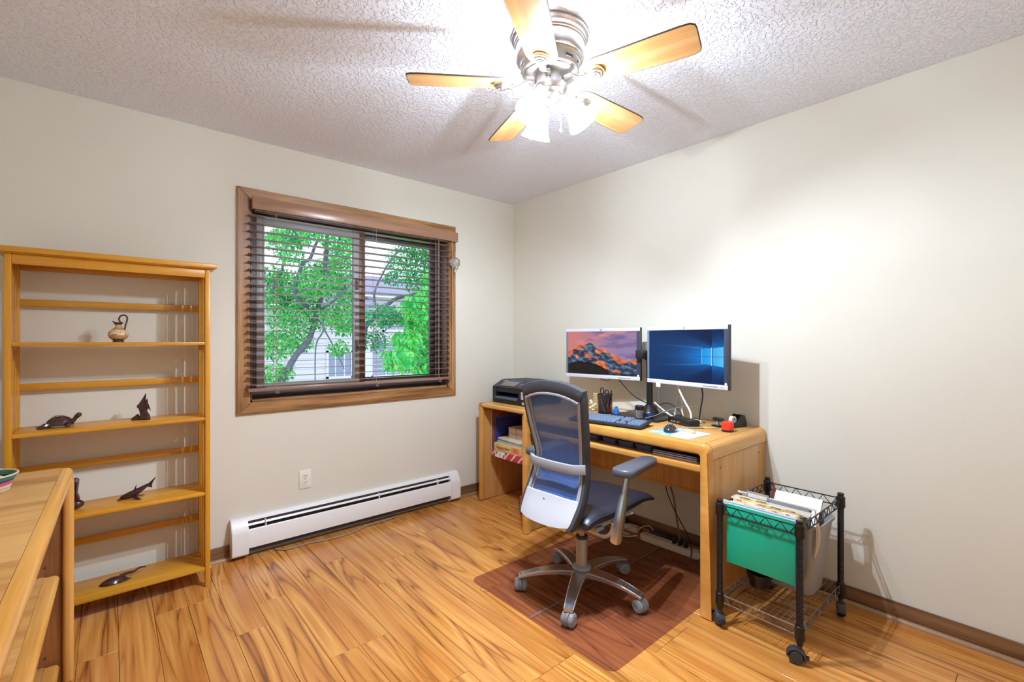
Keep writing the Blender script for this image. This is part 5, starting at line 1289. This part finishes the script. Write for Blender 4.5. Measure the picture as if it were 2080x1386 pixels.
# waste bin standing on the lower shelf
wb = incart('waste_bin', 'grey plastic waste bin standing on the lower shelf of the cart', 'bin', .352, -.178, .1455)
b = B(); b.ring_loft([[(x,y,0) for x, y in rrect(.17,.18,.035)],[(x,y,.302) for x, y in rrect(.235,.25,.04)],[(x,y,.305) for x, y in rrect(.25,.265,.045)],[(x,y,.318) for x, y in rrect(.252,.267,.045)],[(x,y,.318) for x, y in rrect(.240,.255,.04)],[(x,y,.30) for x, y in rrect(.228,.243,.038)],[(x,y,.004) for x, y in rrect(.164,.174,.032)]])
b.build('bin_body', mat('bin_grey', S(150,146,144), .4), wb)
pot = incart('black_pot', 'black round pot on the lower shelf of the cart under the files', 'pot', .20, -.085, .1455)
pot.scale = (.82, .82, .9)
b = B(); b.lathe([(0,0),(.045,0),(.05,.004),(.058,.05),(.066,.052),(.066,.066),(.058,.066),(.05,.012),(0,.012)], n=28); b.build('pot_body', M['black2'], pot)
nb = incart('spiral_notebook', 'white spiral notebook leaning inside the waste bin in the cart', 'notebook', .335, -.15, .33, radians(2))
TN = Matrix.Translation((0,0,0)) @ Matrix.Rotation(radians(-38), 4, 'Y') if False else Matrix.Rotation(radians(42), 4, 'Y')
TN = Matrix.Translation((.0,0,.0)) @ Matrix.Rotation(radians(40), 4, 'Y')
b = B(); b.box(-.003,.003,-.105,.095,-.06,.235,.001, M=TN); b.build('pages', mat('notebook_white', S(240,240,244), .6), nb)
b = B(); b.box(-.0042,-.0032,.082,.085,-.06,.235, M=TN) if False else b.box(.0031,.0045,-.106,.096,-.06,.236,.0004, M=TN); b.build('back_cover', mat('cover_maroon', S(110,40,48), .5), nb)
b = B()
for k in range(28):
    z = -.05+.0103*k; b.tube([(.006*cos(2*pi*q/8), .097+.006*sin(2*pi*q/8), z) for q in range(8)], .0008, 4, closed=True, M=TN)
b.build('spiral_wire', M['wire'], nb)
pl = incart('pencil', 'dark red pencil tucked in the spiral of the white notebook', 'pencil', .335, -.15, .33, radians(2))
b = B(); b.cyl((-.008,.1,.02),(-.008,.106,.265),.0038,n=6,M=TN); b.build('shaft', mat('pencil_red', S(120,40,52), .4), pl)
b = B(); b.cyl((-.008,.106,.265),(-.008,.1062,.276),.0038,n=8,M=TN); b.build('eraser', mat('eraser_pink', S(196,150,150), .6), pl)

# ------------------------------------------------------------------ power strips and cords under the desk
M['pstrip'] = mat('strip_beige', S(214,204,186), .45)
def strip(nm, label, p, q, w, h, n_plug, first):
    p, q = Vector(p), Vector(q); d_ = q-p; L = d_.length; rz = math.atan2(d_.y, d_.x)
    t_ = thing(nm, label, 'power strip', p, rz)
    b = B(); b.ring_loft([[(x+L/2,y,0) for x, y in rrect(L,w,w*.45,6)],[(x+L/2,y,h*.75) for x, y in rrect(L,w,w*.45,6)],[(x+L/2,y,h) for x, y in rrect(L-.012,w-.012,w*.38,6)]]); b.build('housing', M['pstrip'], t_)
    b = B()
    for k in range(8): x = L*.2+k*L*.095; b.box(x-.010,x+.010,-.011,.011,h-.0005,h+.0012,.001)
    b.build('socket', M['ivory'], t_)
    for k in range(n_plug):
        x = first+.036*k; b = B(); b.box(x-.011,x+.011,-.012,.012,h,h+.034,.004); b.build('plug', M['black'], t_)
    return t_
strip('power_strip', 'long beige power strip with black plugs on the mat under the desk', (-.13,-1.385,.004), (-.115,-1.80,.004), .06, .036, 3, .225)
strip('power_strip', 'shorter beige power strip by the baseboard farther under the desk', (-.075,-1.10,.004), (-.078,-1.335,.004), .055, .034, 2, .10)
ad = thing('power_adapter', 'black power brick lying behind the long power strip', 'adapter', (-.062, -1.49, .004), radians(2))
b = B(); b.box(-.026,.026,-.075,.075,0,.04,.006); b.build('brick', M['black2'], ad)
cable('extension_cable', 'beige cord coiled on the floor by the long power strip', [(-.15,-1.37,.02),(-.19,-1.33,.010),(-.21,-1.27,.009),(-.18,-1.235,.009),(-.15,-1.26,.010),(-.17,-1.32,.016),(-.185,-1.28,.016),(-.16,-1.22,.014),(-.12,-1.25,.02),(-.10,-1.30,.04)], .005, M['pstrip'])
cable('under_desk_cord', 'thin black cord hanging from the desk to the long power strip', [(-.13,-1.57,.66),(-.12,-1.56,.48),(-.115,-1.55,.36),(-.11,-1.60,.24),(-.115,-1.68,.13),(-.13,-1.72,.06),(-.17,-1.74,.012)], .003, mbk)
cable('under_desk_cord', 'grey cord rising from the plugs on the long power strip', [(-.124,-1.645,.06),(-.12,-1.64,.10),(-.10,-1.61,.20),(-.095,-1.59,.30),(-.10,-1.565,.38)], .005, mgy)
cable('under_desk_cord', 'black cord hanging straight down beside the right desk panel', [(-.16,-1.76,.66),(-.155,-1.80,.5),(-.15,-1.82,.3),(-.155,-1.83,.15),(-.18,-1.82,.05),(-.24,-1.84,.012),(-.30,-1.87,.009)], .0035, mbk)
cable('under_desk_cord', 'black cord hanging just left of the right desk panel', [(-.15,-1.79,.66),(-.145,-1.84,.45),(-.16,-1.86,.25),(-.20,-1.85,.1),(-.22,-1.80,.03),(-.18,-1.78,.02)], .003, mbk)
cable('slim_cable', 'thin dark cord crossing the inner face of the printer desk panel', [(-.06,-.40,.34),(-.08,-.30,.26),(-.09,-.26,.16),(-.085,-.24,.06),(-.06,-.3,.01)], .0025, mbk)
cable('beige_cable', 'thin beige cord loop by the wall end of the mat', [(-.09,-1.335,.024),(-.07,-1.36,.05),(-.055,-1.40,.06),(-.06,-1.44,.03)], .004, M['pstrip'])

# ------------------------------------------------------------------ outdoors
def leaf_mat(nm, c1, c2):
    m, nt, b, out = newmat(nm); N = nt.nodes.new; L = nt.links.new
    a = N('ShaderNodeAttribute'); a.attribute_name = 'Col'; L(a.outputs['Color'], b.inputs['Base Color']); b.inputs['Roughness'].default_value = .5
    t = N('ShaderNodeBsdfTranslucent'); L(a.outputs['Color'], t.inputs[0]); mx = N('ShaderNodeMixShader'); mx.inputs[0].default_value = .45
    L(b.outputs[0], mx.inputs[1]); L(t.outputs[0], mx.inputs[2]); L(mx.outputs[0], out.inputs[0]); return m
M['leaf'] = leaf_mat('leaf_green', 0, 0)
M['bark'] = mat('bark', S(104,112,122), .8, noise=.25, nscale=30)
def foliage(parent, clusters, per, size, cols, seed, droop=.3):
    rr = random.Random(seed); V = []; F = []; Cc = []
    for x, y, z, r in clusters:
        r = r*1.2; n = int(per*(r/.2)**2)
        for k in range(n):
            while True:
                p = Vector((rr.uniform(-1,1), rr.uniform(-1,1), rr.uniform(-1,1)))
                if p.length < 1: break
            c = Vector((x, y, z))+Vector((p.x*r, p.y*r, p.z*r*.75))
            d = Vector((rr.uniform(-1,1), rr.uniform(-1,1), rr.uniform(-.6,.3)-droop)).normalized()
            s_ = d.cross(Vector((rr.uniform(-.5,.5), rr.uniform(-.5,.5), 1))).normalized()
            nn = s_.cross(d); L_ = size*rr.uniform(.7,1.25); w = L_*.22
            i = len(V); V += [c, c+d*L_*.45+s_*w+nn*w*.3, c+d*L_, c+d*L_*.45-s_*w+nn*w*.3, ]
            F += [(i, i+1, i+2), (i, i+2, i+3)]
            t = rr.random(); col = S(*lerp(cols[0], cols[1], t)) if rr.random() < .75 else S(*cols[2])
            Cc += list(col)*4
    me = bpy.data.meshes.new('foliage'); me.from_pydata(V, [], F); ca = me.color_attributes.new('Col', 'FLOAT_COLOR', 'POINT'); ca.data.foreach_set('color', Cc)
    me.materials.append(M['leaf']); o = bpy.data.objects.new('foliage', me); COL.objects.link(o); o.parent = parent; o['kind'] = 'stuff'
    me.transform(WM[parent.name].inverted()); WM[o.name] = WM[parent.name]; return o
def limb(parent, pts, r0, r1, nm='branch'):
    P = spl(pts, 4); n = len(P); b = B(); b.tube(P, [r0+(r1-r0)*i/(n-1) for i in range(n)], 8); return b.build(nm, M['bark'], parent, world=True)
GZ = -2.9
C1 = [(-0.74,4.35,2.72,0.22),(-0.57,4.34,2.82,0.22),(-0.69,3.27,2.68,0.14),(-0.29,3.3,2.68,0.24),(0.12,4.2,2.58,0.27),(-0.08,4.08,2.32,0.26),(-0.39,4.0,2.31,0.18),(-0.85,3.57,2.38,0.15),(-0.95,3.93,2.15,0.17),(-0.69,3.93,1.99,0.32),(-0.95,3.9,1.8,0.2),(-0.59,3.39,2.02,0.23),(-0.14,3.72,1.98,0.22),(-0.63,3.67,1.6,0.27),(-0.01,4.07,1.64,0.27),(-0.76,4.39,1.55,0.18),(-0.85,4.34,1.19,0.25),(-0.71,3.85,1.26,0.21),(-0.99,3.73,0.8,0.2),(-0.14,3.52,1.47,0.18),(-0.32,3.24,1.16,0.13),(-1.12,3.23,2.55,0.12),(0.1,3.76,2.89,0.19),(-1.5,4.0,2.2,.35),(-1.7,3.8,1.4,.35),(.2,4.2,3.3,.35),(-.7,4.0,3.3,.4)]
C2 = [(-0.01,2.99,2.74,0.1),(0.16,3.04,2.84,0.14),(0.87,3.5,2.5,0.31),(0.94,3.17,2.69,0.26),(0.87,3.2,2.16,0.22),(0.32,2.91,2.15,0.14),(0.01,2.72,1.59,0.2),(0.07,2.99,1.26,0.17),(0.27,2.82,1.6,0.17),(1.4,3.2,2.4,.35),(1.5,3.0,1.8,.3),(1.0,3.3,3.2,.35)]
C3 = [(0.36,2.31,1.71,0.19),(0.68,2.6,1.47,0.22),(0.27,2.4,1.26,0.18),(-0.02,2.11,1.05,0.16),(0.65,2.54,1.02,0.19),(0.46,2.48,0.93,0.13),(0.67,2.44,1.87,0.2),(0.81,2.54,2.16,0.17),(0.41,2.46,1.52,0.14),(1.0,2.6,1.2,.3),(1.0,2.6,.6,.3)]
t1 = thing('tree', 'leaning light green tree outside the left window pane', 'tree', (-1.6, 3.6, GZ), 0, 'trees outside the window')
limb(t1, [(-1.6,3.6,GZ),(-1.35,3.6,-.6),(-1.1,3.6,.4),(-.95,3.6,.71),(-.78,3.6,1.04),(-.62,3.6,1.23),(-.54,3.6,1.47),(-.5,3.6,1.66),(-.44,3.6,1.85),(-.39,3.6,2.14),(-.38,3.6,2.41),(-.36,3.6,2.75),(-.34,3.6,3.4)], .050, .026, 'trunk')
for pts, r in (([(-.50,3.6,1.64),(-.81,3.5,1.85),(-.73,3.5,2.25),(-.62,3.5,2.37),(-.56,3.5,2.54),(-.51,3.5,2.66),(-.48,3.5,2.86)],.03),([(-.54,3.6,1.48),(-.73,3.8,1.74),(-1.0,3.8,1.93),(-.9,3.8,2.21),(-.85,3.8,2.55)],.03),
               ([(-.5,3.6,1.64),(-.36,3.3,1.8),(-.09,3.3,2.09),(.09,3.3,2.32)],.022),([(-.53,3.6,1.59),(-.51,3.3,1.41),(-.6,3.3,1.22),(-.62,3.3,1.0),(-.62,3.3,.61)],.014),([(-.51,3.3,1.41),(-.37,3.3,1.15),(-.23,3.3,.85)],.012)): limb(t1, pts, r, r*.45)
foliage(t1, C1, 330, .066, ((84,214,120),(168,246,132),(50,166,112)), 5)
t2 = thing('tree', 'darker green spreading tree outside the right window pane', 'tree', (-.5, 3.0, GZ), 0, 'trees outside the window')
limb(t2, [(-.5,3.0,GZ),(-.35,3.0,-.6),(-.09,3.0,1.19),(-.04,3.0,1.45),(.14,3.0,1.6),(.34,3.0,1.81),(.59,3.0,1.9),(1.01,3.0,2.0),(1.45,3.0,2.27)], .045, .016, 'trunk')
limb(t2, [(.14,3.0,1.6),(.07,3.0,1.87),(.18,3.0,2.15),(.36,3.0,2.45),(.59,3.0,2.69)], .018, .008)
foliage(t2, C2, 360, .06, ((60,190,128),(120,226,146),(40,146,116)), 8)
t3 = thing('tree', 'bright tree with long drooping leaves outside the right edge of the window', 'tree', (1.1, 2.6, GZ), 0, 'trees outside the window')
limb(t3, [(1.1,2.6,GZ),(1.05,2.6,-.5),(.95,2.55,.8),(.8,2.5,1.5),(.75,2.5,2.1)], .05, .014, 'trunk')
for pts in ([(.9,2.55,1.0),(.6,2.5,1.05),(.3,2.4,1.2)],[(.85,2.5,1.3),(.6,2.4,1.55),(.36,2.31,1.71)],[(.9,2.55,.8),(.5,2.4,.9),(.0,2.15,1.05)]): limb(t3, pts, .014, .005)
foliage(t3, C3, 230, .12, ((96,232,130),(170,250,140),(60,196,120)), 11, .8)
hs = thing('house', 'white sided neighbouring house with grey windows seen through the window', 'house', (1.5, 7.2, GZ))
M['siding'] = mat('white_siding', S(226,224,230), .6); M['hwin'] = mat('house_glass', S(140,156,180), .12, spec=.8); M['fascia'] = mat('house_trim', S(232,232,238), .5)
b = B(); b.box(-3.5,1.76,7.03,7.3,GZ,1.95).box(1.76,6.5,7.6,8.0,GZ,2.3); b.build('wall', M['siding'], hs, world=True)
b = B(); b.prism([(0,-.013),(0,.10),(-.006,.10),(-.022,-.013)], 0, 1, M=YZ(0)); sb0 = b.build('siding_board', M['siding'], hs)
k = 0
for x0, x1, y in ((-3.5,.80,7.03),(1.38,1.76,7.03),(1.8,6.5,7.6)):
    z = -.3
    while z < (1.9 if y < 7.5 else 2.25):
        T = Matrix.Translation((x0-1.5, y-7.2, z-GZ)) @ Matrix.Diagonal((x1-x0,1,1,1))
        if k == 0: sb0.matrix_local = T
        else: inst(sb0, hs, T)
        k += 1; z += .107
b = B(); b.box(.80,1.38,7.005,7.03,1.02,1.94); b.build('upper_panel', M['siding'], hs, world=True)
def hwin(x0, x1, z0, z1, y, nv, nh):
    b = B(); t = .045; b.box(x0,x1,y-.05,y,z1-t,z1).box(x0,x1,y-.05,y,z0,z0+t).box(x0,x0+t,y-.05,y,z0,z1).box(x1-t,x1,y-.05,y,z0,z1); f_ = b.build('window', M['fascia'], hs, world=True)
    b = B(); b.box(x0+t,x1-t,y-.02,y,z0+t,z1-t); b.build('pane', M['hwin'], f_, world=True)
    b = B()
    for i in range(1, nv): x = x0+(x1-x0)*i/nv; b.box(x-.012,x+.012,y-.035,y-.019,z0+t,z1-t)
    for i in range(1, nh): z = z0+(z1-z0)*i/nh; b.box(x0+t,x1-t,y-.035,y-.019,z-.012,z+.012)
    b.build('muntin', M['fascia'], f_, world=True)
hwin(.80,1.38,.42,1.02,7.03,3,1); hwin(2.05,3.6,.35,1.28,7.6,4,2); hwin(2.35,3.05,1.45,2.1,7.6,2,2)
b = B(); b.box(1.66,1.80,6.98,7.05,GZ,1.95); b.build('corner_post', M['fascia'], hs, world=True)
b = B(); b.ring_loft([[(-3.7,6.7,1.95),(1.95,6.7,1.95),(1.95,6.7,2.03),(-3.7,6.7,2.03)],[(-3.7,9.2,2.6),(1.95,9.2,2.6),(1.95,9.2,2.68),(-3.7,9.2,2.68)]]); b.build('roof', mat('roof_shingle', S(150,152,170), .8, noise=.12, nscale=14), hs, world=True)
b = B(); b.ring_loft([[(1.5,7.3,2.3),(6.7,7.3,2.3),(6.7,7.3,2.38),(1.5,7.3,2.38)],[(1.5,9.6,3.0),(6.7,9.6,3.0),(6.7,9.6,3.08),(1.5,9.6,3.08)]]); b.build('roof', M['hwin'] if False else bpy.data.materials['roof_shingle'], hs, world=True)
b = B(); b.box(-14,16,.4,26,GZ-.1,GZ); tag(b.build('ground', mat('lawn', S(110,150,90), .9, noise=.2, nscale=3)), kind='structure')

# ------------------------------------------------------------------ lettering
def text(nm, body, size, M_, m, parent, bold=.0, align='CENTER', ext=.0002):
    cu_ = bpy.data.curves.new(nm, 'FONT'); cu_.body = body; cu_.size = size; cu_.align_x = align; cu_.align_y = 'CENTER'; cu_.extrude = ext; cu_.offset = bold; cu_.resolution_u = 2
    o = bpy.data.objects.new(nm, cu_); COL.objects.link(o)
    me = bpy.data.meshes.new_from_object(o); bpy.data.objects.remove(o)
    me.transform(M_); me.materials.append(m); q = bpy.data.objects.new(nm, me); COL.objects.link(q); q.parent = parent; return q
TX = Matrix(((0,0,-1,0),(-1,0,0,0),(0,1,0,0),(0,0,0,1)))
ink = mat('print_ink', S(58,52,50), .6); inkg = mat('print_green', S(4,84,66), .6)
for w_, t_, yp, h in tabs:
    text('tab_lettering', w_, .0085, Matrix.Translation((-.0014, yp, h-.0058)) @ TX, ink, t_, .00012)
text('folder_lettering', 'Pendaflex', .020, Matrix.Translation((-.0024, .005, .190)) @ TX, inkg, gf, .0003)
text('folder_lettering', 'Hanging Folder', .008, Matrix.Translation((-.0024, .02, .177)) @ TX, inkg, gf)
b = B(); b.tube([(-.0024, -.035+.012*cos(2*pi*k/24), .163+.010*sin(2*pi*k/24)) for k in range(24)], .0008, 4, closed=True)
for k in range(3):
    a = 2*pi*k/3+pi/2; T = Matrix.Translation((-.0024, -.035, .163)) @ Matrix.Rotation(a, 4, 'X')
    b.prism([(.0025,-.003),(.0065,-.001),(.0045,.0035)], -.0003, .0003, M=T @ Matrix(((0,0,1,0),(1,0,0,0),(0,1,0,0),(0,0,0,1))))
b.build('recycling_mark', inkg, gf)
text('printer_lettering', 'brother', .021, Matrix.Translation((.078, -.075, .1655)) @ Matrix.Rotation(radians(24), 4, 'Y').inverted() @ Matrix.Rotation(0,4,'Z') @ Matrix(((0,.42,-.9,0),(-1,0,0,0),(0,.9,.42,0),(0,0,0,1))), M['ivory'], pr, .0003)
brn = mat('print_brown', S(104,72,40), .6); red = mat('print_red', S(196,70,56), .6)
text('box_lettering', 'Hanging Folders', .024, Matrix.Translation((-.1512, .045, .030)) @ TX, brn, fb, .0004)
text('box_lettering', 'Esselte', .012, Matrix.Translation((-.1512, .10, .050)) @ TX, red, fb)
text('box_lettering', 'letter size  green  25 ct', .008, Matrix.Translation((-.1512, .06, .014)) @ TX, brn, fb)
text('box_lettering', '25', .034, Matrix.Translation((-.1512, -.088, .030)) @ TX, red, fb, .0004)
for m_, w_ in ((m1, w1), (m2, w2)):
    text('badge_lettering', 'hp', .008, Matrix.Translation((-.0009, -w_/2, .335-.0105)) @ TX, M['ivory'], m_)
text('bezel_lettering', 'LA2405', .008, Matrix.Translation((-.0006, -w2+.035, .0105)) @ TX, M['grey'], m2)
